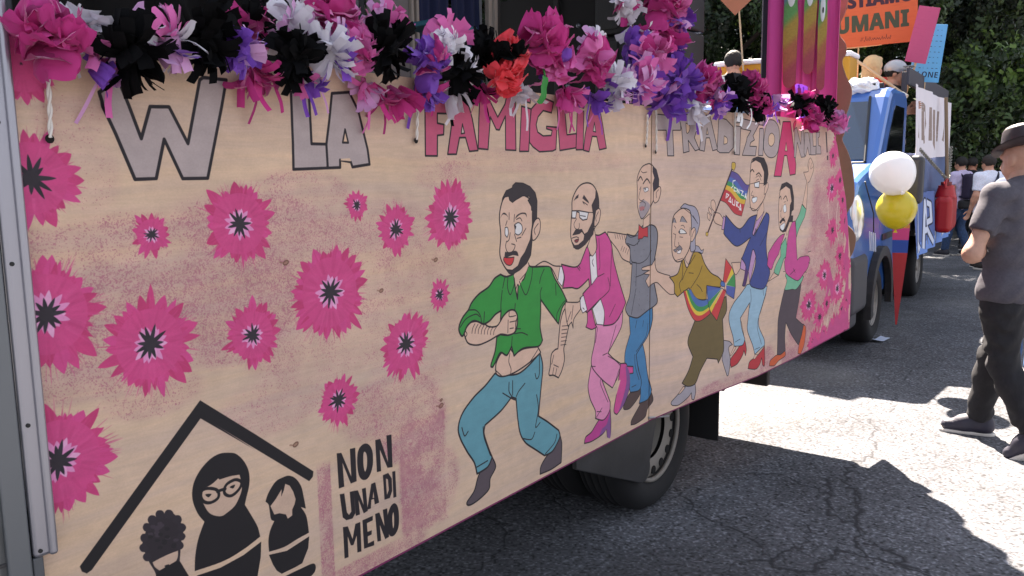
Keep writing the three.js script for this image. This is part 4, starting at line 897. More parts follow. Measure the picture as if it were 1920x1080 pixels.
  // bare wire poking out under the seam
  part('bracket_rod', cyl(V(-0.01, 0.505, 0.004), V(0.17, 0.47, 0.012), 0.005), M(0x9b9b9f, 0.4, { metalness: 0.6 }), float_);
  // white cords stitched through the plywood
  const cord = M(0xd8d3cb, 0.85), hole = M(0x140e0c, 0.95), toL = (v) => { const p = v.clone().sub(SEAM); return V(p.dot(D), v.y, p.dot(NO)); };
  for (const [a, b] of [[V(-0.852, 1.8, -1.553), V(-0.855, 1.656, -1.548)], [V(-0.26, 1.82, -2.345), V(-0.265, 1.675, -2.339)], [V(0.565, 1.81, -3.449), V(0.56, 1.685, -3.443)], [V(0.609, 1.83, -3.504), V(0.613, 1.66, -3.507)], [V(1.036, 1.85, -3.861), V(1.041, 1.661, -3.866)]]) {
    const p = toL(a), q = toL(b), z = 0.0045, g = [];
    for (const k of [0, 1]) { const pts = []; for (let i = 0; i <= 14; i++) { const t = i / 14, an = t * 15 + k * Math.PI; pts.push(V(p.x + (q.x - p.x) * t + Math.cos(an) * 0.0024 + Math.sin(t * 3.1) * 0.002, p.y + (q.y - p.y) * t, p.z + (q.z - p.z) * t + z + Math.sin(an) * 0.0022)); } g.push(tube(pts, 0.0026, 44, 6)); }
    const c = part('cord', g, cord, float_);
    const hg = new THREE.CircleGeometry(0.0085, 14); hg.translate(q.x, q.y - 0.002, q.z + 0.002); part('cord_hole', hg, hole, c);
  }
}

// ------------------------------------------------------------------ things on the float
function cloth(w, h, nx, ny, fn) { const g = new THREE.PlaneGeometry(w, h, nx, ny), p = g.attributes.position; for (let i = 0; i < p.count; i++) { const q = fn(p.getX(i) + w / 2, p.getY(i) + h / 2); p.setXYZ(i, q[0], q[1], q[2]); } g.computeVertexNormals(); return g; }
{
  const blue = M(0x1a2346, 0.9), post = M(0x8d867f, 0.6);
  const c1 = tag(part('curtain', cloth(0.24, 2.0, 60, 6, (a, b) => [a, b, Math.sin(a * 95 + Math.sin(b * 2)) * 0.014 + Math.sin(a * 41) * 0.01]), blue, scene), 'dark blue curtain hanging left of the pale post behind the garland', 'curtain', 'blue curtains on the float');
  c1.position.copy(F(-0.13, 0.96, -1.2)); c1.rotation.y = TH;
  const c2 = tag(part('curtain', cloth(0.22, 2.0, 60, 6, (a, b) => [a + (1 - b / 2) * 0.04, b, Math.sin(a * 85 + 1 + Math.sin(b * 3)) * 0.014 + Math.sin(a * 37) * 0.01]), blue, scene), 'dark blue curtain gathered against the twin pale posts behind the garland', 'curtain', 'blue curtains on the float');
  c2.position.copy(F(0.14, 0.96, -1.22)); c2.rotation.y = TH;
  const pb = thing('partition_panel', 'plain grey board behind the pink and black pom-poms left of the curtains', 'panel', F(-0.44, 0.96, -1.19), TH);
  part('board', bx(0.26, 2.05, 0.02, 0.11, 1.025, 0), M(0x6f6b6c, 0.7), pb); for (const x of [0.25, 0.285]) part('upright', bx(0.018, 2.05, 0.03, x, 1.025, 0.012), post, pb);
  const tp = thing('tent_posts', 'pair of pale square posts right of the blue curtains', 'posts', F(0.385, 0.96, -1.16), TH);
  part('post', bx(0.03, 2.1, 0.03, 0, 1.05, 0), post, tp); part('post', bx(0.03, 2.1, 0.03, 0.075, 1.05, -0.02), post, tp); part('post', bx(0.05, 2.1, 0.03, 0.14, 1.05, -0.06), M(0x2f2d2e, 0.8), tp);
  const pk = thing('plank', 'short teal board lying level behind the black pom-pom below the blue curtains', 'board', F(-0.42, 0, -0.8), TH);
  part('board', bx(0.28, 0.022, 0.2, 0.0, 2.198, 0), M(0x1e5468, 0.6), pk);
  part('board_leg', bx(0.03, 1.23, 0.03, 0, 1.575, 0), darkSteel, pk);
  const bk = thing('stage_backdrop', 'large black stage backdrop board behind the tall magenta bloom', 'backdrop', F(0.86, 0.96, -1.5), TH - Math.PI / 2);
  part('board', bx(0.95, 1.62, 0.04, 0.475, 0.81, 0), M(0x0c0c0e, 0.8), bk);
  for (const [x, y] of [[0.3, 1.4], [0.55, 1.1], [0.75, 1.35], [0.62, 1.42]]) part('lamp_lens', (() => { const g = new THREE.SphereGeometry(0.016, 12, 8); g.translate(x, y, 0.026); return g; })(), M(0x6b6f78, 0.2, { metalness: 0.6 }), bk);
  for (const x of [0.01, 0.48, 0.94]) part('frame_bar', bx(0.03, 1.64, 0.03, x, 0.82, 0.03), darkSteel, bk);
  // two stacked line-array cabinets
  const grille = M(0x26282b, 0.55, { bumpMap: (() => { const c = canvas(128, 128), x = c.getContext('2d'); x.fillStyle = '#fff'; x.fillRect(0, 0, 128, 128); x.fillStyle = '#000'; for (let j = 0; j < 16; j++) for (let i = 0; i < 16; i++) { x.beginPath(); x.arc(i * 8 + 4 + (j % 2) * 4, j * 8 + 4, 2.6, 0, 7); x.fill(); } const t = tex(c, false); t.wrapS = t.wrapT = THREE.RepeatWrapping; t.repeat.set(4, 4); return t; })(), bumpScale: 0.003 });
  for (let k = 0; k < 5; k++) {
    const y = 0.96 + k * 0.335, s = thing('loudspeaker', ['lowest', 'second lowest', 'middle', 'second highest', 'topmost'][k] + ' black loudspeaker of the stack right of the hanging pom-pom strand', 'loudspeaker', F(0.78, y, -0.75), TH - Math.PI / 2, 'black loudspeakers stacked on the float');
    part('cabinet', bx(0.5, 0.325, 0.3, 0.25, 0.165, -0.16, 0.012), M(0x16171a, 0.5), s);
    for (const [a, b] of [[0.02, 0.145], [0.17, 0.33], [0.355, 0.48]]) part('grille', bx(b - a, 0.27, 0.01, (a + b) / 2, 0.165, -0.004, 0.004), grille, s);
    part('rigging_plate', [bx(0.02, 0.3, 0.012, 0.345, 0.165, 0.004, 0.002)], M(0x55565a, 0.4, { metalness: 0.6 }), s);
  }
}
{
  const bc = thing('black_cloth', 'black cloth hung along the far side of the float behind the garland', 'cloth', F(-2.5, 0.96, -1.95), TH);
  part('cloth', cloth(2.2, 2.1, 120, 6, (a, b) => [a, b, 0.03 * Math.sin(a * 24 + Math.sin(b * 2))]), M(0x0e0e11, 0.9), bc);
}
// pink drape with its dark post at the tail
{
  const o = V(1.564, 0, -4.664).add(V(0.6836, 0, -0.7299).multiplyScalar(0.27)), turn = -Math.atan2(0.6836, 0.7299);
  const dp = thing('pink_drape', 'tall bright pink cloth drape hung at the tail of the float', 'drape', o, turn);
  part('cloth', cloth(0.37, 1.5, 110, 10, (a, b) => [-0.21 + a, 1.72 + b, 0.035 * Math.sin(a * 52 + 0.4 * Math.sin(b * 3)) * (0.6 + 0.4 * Math.sin(a * 23)) + 0.012 * Math.sin(a * 120 + b)]), M(0xd9549f, 0.85), dp);
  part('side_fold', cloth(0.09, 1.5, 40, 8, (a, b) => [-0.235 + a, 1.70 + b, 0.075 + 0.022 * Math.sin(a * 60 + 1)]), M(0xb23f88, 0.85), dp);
  part('post', bx(0.035, 2.2, 0.03, -0.262, 2.0, 0.05), M(0x10142a, 0.6), dp); part('post_edge', bx(0.006, 2.2, 0.03, -0.283, 2.0, 0.05), M(0x777b86, 0.5), dp);
  // three rainbow cut-outs with a pale oval at the top
  const tie = (x, yb, w, z, label, eye, lean) => {
    const t = thing('rainbow_cutout', label, 'cut-out', o.clone(), turn, 'rainbow cut-outs on the pink drape');
    const H = 0.62, cols = ['#5a7fa8', '#5f9a5c', '#a88f45', '#a8664c', '#a04858'], cw = canvas(64, 512), g2 = cw.getContext('2d');
    const im = g2.createImageData(64, 512), C = cols.map((c) => { const q = parseInt(c.slice(1), 16); return [q >> 16, (q >> 8) & 255, q & 255]; });
    for (let j = 0; j < 512; j++) for (let i = 0; i < 64; i++) { const f = Math.min(3.999, Math.max(0, (j + (32 - i) * -0.9 - 40) / 440 * 4.2)), a = Math.floor(f), k = (j * 64 + i) * 4, u = Math.min(1, Math.max(0, (f - a - 0.3) / 0.4)); for (let m = 0; m < 3; m++) im.data[k + m] = (C[a][m] + (C[a + 1][m] - C[a][m]) * u) * (0.95 + 0.1 * vn(i / 6, j / 6)); im.data[k + 3] = 255; }
    g2.putImageData(im, 0, 0);
    const pts = []; for (let i = 0; i <= 16; i++) { const a = Math.PI + (i / 16) * Math.PI; pts.push([Math.cos(a) * w * 0.42, Math.sin(a) * w * 0.55 + w * 0.55]); } pts.push([w * 0.46, 0.25], [w * 0.5, 0.38], [w * 0.42, 0.47], [w * 0.5, H]); pts.push([-w * 0.5, H], [-w * 0.44, 0.47], [-w * 0.5, 0.38], [-w * 0.46, 0.25]);
    const g = extr(pts, 0.005); const ps = g.attributes.position, uv = g.attributes.uv; for (let i = 0; i < ps.count; i++) uv.setXY(i, ps.getX(i) / w + 0.5, ps.getY(i) / H);
    g.rotateZ(lean); g.translate(x, yb, z);
    const body = part('card', g, M(0xffffff, 0.7, { map: tex(cw) }), t);
    const eg = new THREE.SphereGeometry(1, 18, 12); eg.scale(w * 0.28, 0.075, 0.004); eg.translate(x, yb + eye, z + 0.006); part('eye', eg, M(0xd5dbe0, 0.5), t);
    const kg = new THREE.SphereGeometry(1, 12, 8); kg.scale(w * 0.1, 0.018, 0.004); kg.translate(x + 0.003, yb + eye - 0.012, z + 0.009); part('pupil', kg, M(0x14141a, 0.5), t);
  };
  tie(-0.105, 2.045, 0.092, 0.062, 'left rainbow striped card cut-out with the longest green band', 0.53, 0.01);
  tie(-0.0, 2.115, 0.075, 0.052, 'middle rainbow striped card cut-out, its rounded tip highest of the three', 0.45, -0.01);
  tie(0.075, 2.02, 0.052, 0.05, 'right rainbow striped card cut-out, the narrowest of the three', 0.45, 0.0);
  // brown cardboard silhouette at the end of the side
  const w = nums('-0.101 2.715 -0.073 2.623 -0.096 2.538 -0.112 2.466 -0.134 2.418 -0.138 2.350 -0.101 2.294 -0.096 2.240 -0.116 2.196 -0.094 2.119 -0.057 2.040 -0.057 1.973 -0.081 1.889 -0.107 1.841 -0.086 1.791 -0.097 1.745 -0.062 1.673 -0.034 1.592 -0.017 1.486 -0.016 1.390 -0.053 1.307 -0.047 1.250 -0.011 1.211 0.006 1.161 -0.006 1.087 -0.032 1.044 -0.1 1.0');
  const sh = new THREE.Shape(); sh.moveTo(-0.42, 0.95); sh.lineTo(-0.42, 2.85); sh.lineTo(-0.12, 2.85); sh.splineThru(w.map((p) => new THREE.Vector2(p[0], p[1])));
  const cg = new THREE.ExtrudeGeometry(sh, { depth: 0.006, bevelEnabled: false, curveSegments: 60 });
  const ct = thing('cardboard_silhouette', 'brown cardboard silhouette with a wavy edge at the far end of the float', 'cardboard cut-out', V(2.0119 + 0.0205, 0, -4.82 - 0.0219), turn);
  part('card', cg, M(0x8a6a58, 0.85, { map: speckle(0xffffff, 0.12, 128, 20) }), ct);
  part('batten', bx(0.03, 1.9, 0.02, -0.3, 1.9, -0.012), M(0x7a5a3c, 0.8), ct);
}
// ------------------------------------------------------------------ tissue paper pom-poms
const PAPER = {}; for (const [k, c] of Object.entries({ m: 0xc92d88, p: 0xe06db4, l: 0xdba6d6, v: 0x7a3fb8, k: 0x050507, w: 0xe2dee6, r: 0xf0404e, d: 0xa3206e, g: 0x2f8f36 })) PAPER[k] = [0.86, 1.0, 0.93].map((t) => MP(new THREE.Color(c).multiplyScalar(t), 0.85, k === 'k' ? { specularIntensity: 0.25 } : { transmission: 0.28, thickness: 0 }));
function leafGeo(prof, L, curl, notch, cup, seg = 7, wig = 0, crk = 0, nx = 4) { // a paper blade along +y, facing +z
  const p = [], ix = [];
  for (let i = 0; i <= seg; i++) for (let j = 0; j <= nx; j++) {
    const t = i / seg, s = j / nx - 0.5, w = prof(t), a = curl * t * t, end = i === seg ? notch * (1 - Math.abs(s) * 2) : 0;
    
    const tt = t - end, aa = Math.min(1.5, Math.abs(a)), sg = Math.sign(curl) || 1; p.push(s * w + Math.sin(t * 7 + wig) * 0.03 * t, (aa > 1e-3 ? Math.sin(aa) / aa : 1) * tt * L, -sg * tt * L * Math.sin(aa * 0.6) * 0.85 + cup * (s * s * 4 - 0.3) * w + Math.sin(t * 11 + wig * 3) * 0.02 + crk * (vn(s * 9 + 20 + wig, t * 8 + wig * 2) - 0.5) * t);
  }
  for (let i = 0; i < seg; i++) for (let j = 0; j < nx; j++) { const a = i * (nx + 1) + j, b = a + nx + 1; ix.push(a, a + 1, b, a + 1, b + 1, b); }
  const g = new THREE.BufferGeometry(); g.setAttribute('position', new THREE.Float32BufferAttribute(p, 3)); g.setIndex(ix); g.computeVertexNormals(); return g;
}
const STRIPS = [0, 1, 2, 3, 4, 5, 6, 7].map((i) => leafGeo((t) => (0.15 + 0.11 * Math.min(1, t * 2.0)) * (0.85 + (i % 3) * 0.2), 1, [0.3, 0.9, -0.5, 1.3, 0.6, -0.9, 0.15, 1.1][i], [0.0, -0.05, 0.0, 0.06, 0, 0.08, 0, -0.04][i], [0.06, -0.05, 0.12, 0, 0.06, -0.1, 0.03, 0.1][i], 7, i * 1.7));
const PETALS = [0, 1, 2, 3, 4, 5].map((i) => leafGeo((t) => 0.14 + 0.78 * Math.pow(Math.sin(Math.min(1, t * 0.86 + 0.08) * Math.PI * 0.93), 0.7), 1, [0.9, 1.3, 0.4, -0.5, 1.1, 0.7][i], [-0.1, -0.16, -0.06, -0.12, -0.1, -0.15][i], [0.35, 0.25, -0.3, 0.4, -0.2, 0.3][i], 10, i * 2.1, 0.34, 8));
const CORE = new THREE.IcosahedronGeometry(1, 2); { const p = CORE.attributes.position; for (let i = 0; i < p.count; i++) { const v = V(p.getX(i), p.getY(i), p.getZ(i)); v.multiplyScalar(0.8 + 0.4 * vn(v.x * 3 + 9, v.y * 3 + v.z * 5)); p.setXYZ(i, v.x, v.y, v.z); } CORE.computeVertexNormals(); }
function pom(x, y, z, R, kind, cols, label, group, a) {
  R *= kind === 'petal' ? 1.0 : 1.13; const o = thing('paper_pom_pom', label, 'pom-pom', V(x, y, z), deg(90 - a), group);   // local z faces out from the side
  const pick = () => PAPER[cols[Math.floor(rnd() * cols.length)]][Math.floor(rnd() * 3)];
  const n = { strip: 18, petal: 20, droop: 8, fan: 22 }[kind];
  const core = part('core', CORE, PAPER[cols[0]][0], o); core.scale.setScalar(R * (kind === 'petal' ? 0.3 : kind === 'strip' ? 0.42 : 0.22)); if (kind !== 'strip') core.position.z = -R * 0.15;
  for (let i = 0; i < n; i++) {
    const d = V();
    if (kind === 'droop') d.set(rr(-0.85, 0.85), rr(-1.15, -0.25), rr(0.02, 0.75));
    else if (kind === 'fan') { const t = deg(8 + (i / (n - 1)) * 164 + rr(-3, 3)); d.set(Math.cos(t), Math.sin(t), rr(0.0, 0.3)); }
    else { const zz = i < n * 0.5 ? rr(-0.15, 0.4) : rr(0.3, 1.0), t = (i * 2.39996) + rr(-0.4, 0.4), r = Math.sqrt(Math.max(0.02, 1 - zz * zz)); d.set(Math.cos(t) * r, Math.sin(t) * r - 0.14, zz); }
    d.normalize();
    const q0 = new THREE.Quaternion().setFromUnitVectors(V(0, 1, 0), d), spin = kind === 'petal' ? Math.atan2(d.x, d.z) + rr(-0.5, 0.5) : kind === 'fan' ? rr(-0.3, 0.3) : Math.atan2(d.x, d.z) * 0.6 + rr(-1.1, 1.1), mt = pick();
    const len = R * (kind === 'petal' ? rr(0.7, 1.02) : kind === 'droop' ? rr(0.7, 1.2) : rr(0.75, 1.08)), k = kind === 'petal' || kind === 'fan' ? 1 : 3, v0 = Math.floor(rnd() * 8), base = kind === 'droop' ? V(rr(-0.4, 0.4) * R, rr(0, 0.35) * R, rr(-0.1, 0.1) * R) : kind === 'petal' ? V(rr(-0.1, 0.1) * R, rr(-0.1, 0.1) * R, 0) : V();
    for (let c = 0; c < k; c++) { // a fringe of slit strips side by side
      const m = part(kind === 'petal' ? 'petal' : 'paper_strip', kind === 'petal' ? PETALS[i % 6] : STRIPS[(v0 + (rnd() > 0.6 ? c : 0)) % 8], mt, o), wd = kind === 'petal' ? rr(0.85, 1.25) : kind === 'fan' ? rr(1.1, 1.5) : rr(0.75, 1.15);
      m.quaternion.copy(q0).multiply(new THREE.Quaternion().setFromAxisAngle(V(0, 1, 0), spin)).multiply(new THREE.Quaternion().setFromAxisAngle(V(0, 0, 1), (c - (k - 1) / 2) * rr(0.2, 0.3))).multiply(new THREE.Quaternion().setFromAxisAngle(V(1, 0, 0), k > 1 ? rr(-0.2, 0.2) : 0));
      m.scale.set(R * wd, len * (k > 1 ? rr(0.86, 1.06) : 1), R * rr(0.8, 1.1)); m.position.copy(base);
    }
  }
  if (kind === 'droop') for (let i = 0; i < 3; i++) { const m = part('paper_tail', STRIPS[i * 2], pick(), o); m.rotation.set(rr(-0.1, 0.35), rr(-0.5, 0.5), Math.PI + rr(-0.5, 0.5)); m.scale.set(R * rr(0.35, 0.6), R * rr(1.2, 1.75), R * 0.7); m.position.set(rr(-0.6, 0.6) * R, rr(-0.1, 0.3) * R, rr(0, 0.12) * R); }
  return o;
}
seed = 20240;
pom(-0.817,1.828,-1.509,0.078,'petal','mmmd','big crumpled magenta tissue flower at the left end of the garland','paper pom-poms of the garland',36.8);
pom(-0.810,1.881,-1.569,0.063,'droop','www','white pleated paper fringe lying over the big magenta tissue flower','paper pom-poms of the garland',36.8);
pom(-0.779,1.791,-1.610,0.065,'droop','pvpl','pink and violet paper streamers hanging beside the big magenta flower','paper pom-poms of the garland',36.8);
pom(-0.725,1.821,-1.616,0.078,'strip','kkkk','large black paper pom-pom nearest the big magenta flower','paper pom-poms of the garland',36.8);
pom(-0.682,1.852,-1.673,0.072,'strip','lvpw','lilac, pink and violet fringe between the two leftmost black pom-poms','paper pom-poms of the garland',36.8);
pom(-0.628,1.865,-1.746,0.079,'strip','kkkk','black paper pom-pom just left of the plain violet one','paper pom-poms of the garland',36.8);
pom(-0.578,1.850,-1.813,0.054,'strip','vvvl','plain violet paper pom-pom touching a black one on its left','paper pom-poms of the garland',36.8);
pom(-0.590,1.926,-1.947,0.063,'strip','dmkk','dark magenta paper tuft above the plain violet pom-pom','paper pom-poms of the garland',36.8);
pom(-0.573,1.808,-1.886,0.066,'droop','mmdm','magenta paper tuft hanging above the gap between W and LA','paper pom-poms of the garland',36.8);
pom(-0.493,1.849,-1.926,0.075,'strip','kkkk','black paper pom-pom above the letter L with white fringe behind','paper pom-poms of the garland',36.8);
pom(-0.523,1.924,-2.037,0.082,'strip','wwlw','white fringe standing up behind the black pom-pom above the letter L','paper pom-poms of the garland',36.8);
pom(-0.483,1.806,-2.007,0.057,'droop','wpvl','white, pink and violet fringe hanging onto the letter L','paper pom-poms of the garland',36.8);
pom(-0.423,1.873,-2.021,0.076,'strip','wvlw','white and violet pom-pom above the grey letter A','paper pom-poms of the garland',36.8);
pom(-0.457,1.977,-2.125,0.102,'petal','mmdp','wide magenta tissue bloom at the top edge above the letter A','paper pom-poms of the garland',36.8);
pom(-0.381,1.888,-2.093,0.071,'petal','ppmp','pink tissue petals between the white and violet pom-pom and a black one','paper pom-poms of the garland',36.8);
pom(-0.323,1.902,-2.154,0.087,'strip','kkkk','black pom-pom with pink tips behind it, above the gap after LA','paper pom-poms of the garland',36.8);
pom(-0.333,1.972,-2.291,0.077,'strip','plpl','pink fringe tips sticking up behind the black pom-pom after LA','paper pom-poms of the garland',36.8);
pom(-0.364,1.800,-2.166,0.068,'droop','plpm','pale pink streamers hanging right of the letters LA','paper pom-poms of the garland',36.8);
pom(-0.312,1.789,-2.235,0.064,'droop','mmmd','long magenta paper tails hanging right of the letters LA','paper pom-poms of the garland',36.8);
pom(-0.224,1.883,-2.303,0.075,'petal','vvmv','violet tissue petals with magenta centre above the first white cord','paper pom-poms of the garland',36.8);
pom(-0.241,1.816,-2.331,0.067,'droop','vvvm','violet streamers hanging over the hole of a white cord','paper pom-poms of the garland',36.8);
pom(-0.169,1.949,-2.410,0.078,'fan','pppp','pink pleated paper fan above the letter F','paper pom-poms of the garland',36.8);
pom(-0.174,1.932,-2.353,0.055,'strip','wwww','white paper tips in front of the pink pleated fan','paper pom-poms of the garland',36.8);
pom(-0.140,1.873,-2.399,0.075,'strip','kwkk','black pom-pom between the pink fan and the coral poppy','paper pom-poms of the garland',36.8);
pom(-0.162,1.833,-2.437,0.079,'droop','wwwk','white fringe hanging over the letter F','paper pom-poms of the garland',36.8);
pom(-0.089,1.941,-2.618,0.078,'strip','kkkk','black paper pom-pom left of the coral poppy','paper pom-poms of the garland',36.8);
pom(-0.103,1.828,-2.515,0.065,'droop','mdmk','magenta paper tails hanging on the second letter of the pink word','paper pom-poms of the garland',36.8);
pom(-0.006,1.924,-2.528,0.077,'petal','rrrk','coral red paper poppy with a black heart','paper pom-poms of the garland',36.8);
pom(-0.015,1.861,-2.516,0.069,'petal','rrrr','coral red petals at the foot of the poppy','paper pom-poms of the garland',36.8);
pom(0.035,1.841,-2.700,0.067,'droop','wwww','white fringe hanging under the coral poppy','paper pom-poms of the garland',36.8);
pom(0.106,1.999,-2.745,0.104,'petal','mmmm','tallest bright magenta tissue bloom right of the coral poppy','paper pom-poms of the garland',36.8);
pom(0.133,1.930,-2.782,0.098,'petal','mmpv','magenta and lilac tissue bloom directly above the green leaf','paper pom-poms of the garland',36.8);
pom(0.285,1.961,-2.984,0.105,'petal','mpmd','magenta rose with a dark open heart right of the green leaf','paper pom-poms of the garland',36.8);
pom(0.190,1.848,-2.908,0.079,'droop','mpmm','magenta streamers hanging on the letter L of the pink word','paper pom-poms of the garland',36.8);
pom(0.306,1.845,-3.062,0.076,'droop','vvvp','violet streamers hanging at the end of the pink word','paper pom-poms of the garland',36.8);
pom(0.311,2.044,-3.153,0.070,'strip','wwlw','white tuft behind the magenta rose','paper pom-poms of the garland',36.8);
pom(0.389,1.894,-3.107,0.093,'strip','wvwl','white fringe between the magenta rose and the violet pom-pom','paper pom-poms of the garland',36.8);
pom(0.508,1.929,-3.267,0.106,'strip','pvpl','pink and violet pom-pom at the foot of the hanging strand','paper pom-poms of the garland',36.8);
pom(0.583,2.035,-3.366,0.092,'strip','pdmp','raspberry pom-pom at the bottom of the hanging strand','paper pom-poms of the garland',36.8);
pom(0.633,1.883,-3.492,0.123,'droop','vvvp','deep violet streamers hanging over the panel joint','paper pom-poms of the garland',50.4);
pom(0.699,1.952,-3.495,0.105,'strip','vvlv','violet pom-pom right of the hanging strand','paper pom-poms of the garland',50.4);
pom(0.796,1.861,-3.628,0.094,'droop','wwvw','white fringe hanging onto the second letter of the long grey word','paper pom-poms of the garland',50.4);
pom(0.835,1.946,-3.621,0.094,'petal','mdmp','raspberry tissue bloom left of the white ribbon bow','paper pom-poms of the garland',50.4);
pom(0.911,1.877,-3.671,0.076,'strip','vlmv','violet and lilac tuft low beside the white ribbon bow','paper pom-poms of the garland',50.4);
pom(1.016,1.911,-3.759,0.093,'strip','kkkk','black tuft behind the white ribbon bow','paper pom-poms of the garland',49.1);
pom(1.109,1.952,-3.853,0.080,'petal','mmmd','magenta tissue bloom in front of the yellow box','paper pom-poms of the garland',49.1);
pom(1.158,1.873,-3.896,0.076,'petal','mdkm','magenta and black bloom low beside the pink drape','paper pom-poms of the garland',49.1);
pom(1.278,1.903,-4.042,0.079,'droop','vvvl','violet paper flap against the dark post','paper pom-poms of the garland',46.4);
pom(1.434,1.904,-4.135,0.081,'strip','kvkd','black and violet tuft at the foot of the pink drape','paper pom-poms of the garland',46.4);
pom(1.510,1.831,-4.221,0.088,'petal','mmmd','magenta petal hanging over the last letters of the grey word','paper pom-poms of the garland',46.4);
pom(1.610,1.878,-4.304,0.078,'strip','kkkk','small black tuft near the far end of the garland','paper pom-poms of the garland',45.1);
pom(1.731,1.814,-4.440,0.081,'petal','pplp','pale pink bloom at the far end of the garland','paper pom-poms of the garland',45.1);
pom(0.683,2.296,-3.728,0.141,'petal','mmpm','magenta tissue bloom at the top of the hanging strand','paper pom-poms of the hanging strand',50.4);
pom(0.484,2.256,-3.551,0.083,'strip','wwmw','white fringe on the left side at the top of the hanging strand','paper pom-poms of the hanging strand',36.8);
pom(0.532,2.169,-3.604,0.089,'droop','wmwm','white and magenta fringe halfway up the hanging strand','paper pom-poms of the hanging strand',50.4);
pom(0.649,2.175,-3.700,0.130,'droop','mmmp','bright pink streamers hanging in the middle of the strand','paper pom-poms of the hanging strand',50.4);
pom(0.731,2.240,-3.769,0.108,'strip','vvpl','violet tuft at the right side of the hanging strand','paper pom-poms of the hanging strand',50.4);
pom(0.733,2.116,-3.770,0.098,'droop','vvlv','violet streamers dangling right of the strand','paper pom-poms of the hanging strand',50.4);
pom(0.528,2.081,-3.600,0.103,'strip','vvvv','dark violet tuft on the left side of the hanging strand','paper pom-poms of the hanging strand',50.4);
pom(0.596,2.101,-3.656,0.086,'strip','pmpl','pink tuft in the middle of the hanging strand','paper pom-poms of the hanging strand',50.4);

{ // green crepe leaf and the white ribbon bow
  const g = thing('paper_leaf', 'single green crepe paper leaf hanging between magenta blooms', 'paper leaf', V(0.116, 1.885, -2.708), deg(53.2));
  const lm = part('leaf', leafGeo(() => 0.32, 1, 0.25, -0.05, 0.05), PAPER.g[1], g); lm.scale.set(0.1, 0.085, 0.1); lm.rotation.z = deg(172);
  part('leaf_stalk', cyl(V(0, 0, 0), V(0.004, 0.03, -0.01), 0.003), PAPER.g[0], g);
  const b = thing('ribbon_bow', 'white plastic ribbon tied in a loop with loose ends over the panel edge', 'ribbon', V(0, 0, 0)), rm = MP(0xe6e6ea, 0.35);
  const P = [V(0.931, 1.977, -3.713), V(0.999, 1.966, -3.771), V(1.05, 1.923, -3.816), V(1.029, 1.796, -3.797)].map((v) => v.add(NO.clone().multiplyScalar(0.01)));
  const flat = (pts, w) => { const c = new THREE.CatmullRomCurve3(pts), n = 26, p = [], ix = []; for (let i = 0; i <= n; i++) { const q = c.getPoint(i / n), t = c.getTangent(i / n), s = t.clone().cross(V(0.6, 0.1, 0.8)).normalize().multiplyScalar(w); p.push(q.x - s.x, q.y - s.y, q.z - s.z, q.x + s.x, q.y + s.y, q.z + s.z); } for (let i = 0; i < n; i++) { const a = i * 2; ix.push(a, a + 1, a + 2, a + 1, a + 3, a + 2); } const g = new THREE.BufferGeometry(); g.setAttribute('position', new THREE.Float32BufferAttribute(p, 3)); g.setIndex(ix); g.computeVertexNormals(); return g; };
  part('ribbon', flat(P, 0.011), rm, b); part('ribbon', flat([P[2], V(1.045, 1.87, -3.80), V(1.06, 1.81, -3.81), V(1.052, 1.775, -3.80)], 0.008), rm, b);
  part('ribbon_end', flat([V(1.05, 1.92, -3.80), V(1.1, 1.875, -3.84), V(1.115, 1.83, -3.85), V(1.108, 1.79, -3.845), V(1.09, 1.765, -3.835)], 0.004), rm, b);
  part('ribbon_end', flat([V(1.12, 1.89, -3.88), V(1.155, 1.86, -3.88), V(1.16, 1.82, -3.88), V(1.14, 1.785, -3.87)], 0.004), rm, b);
  const kg = new THREE.SphereGeometry(0.014, 14, 10); kg.translate(1.06, 1.925, -3.81); part('knot', kg, rm, b);
}

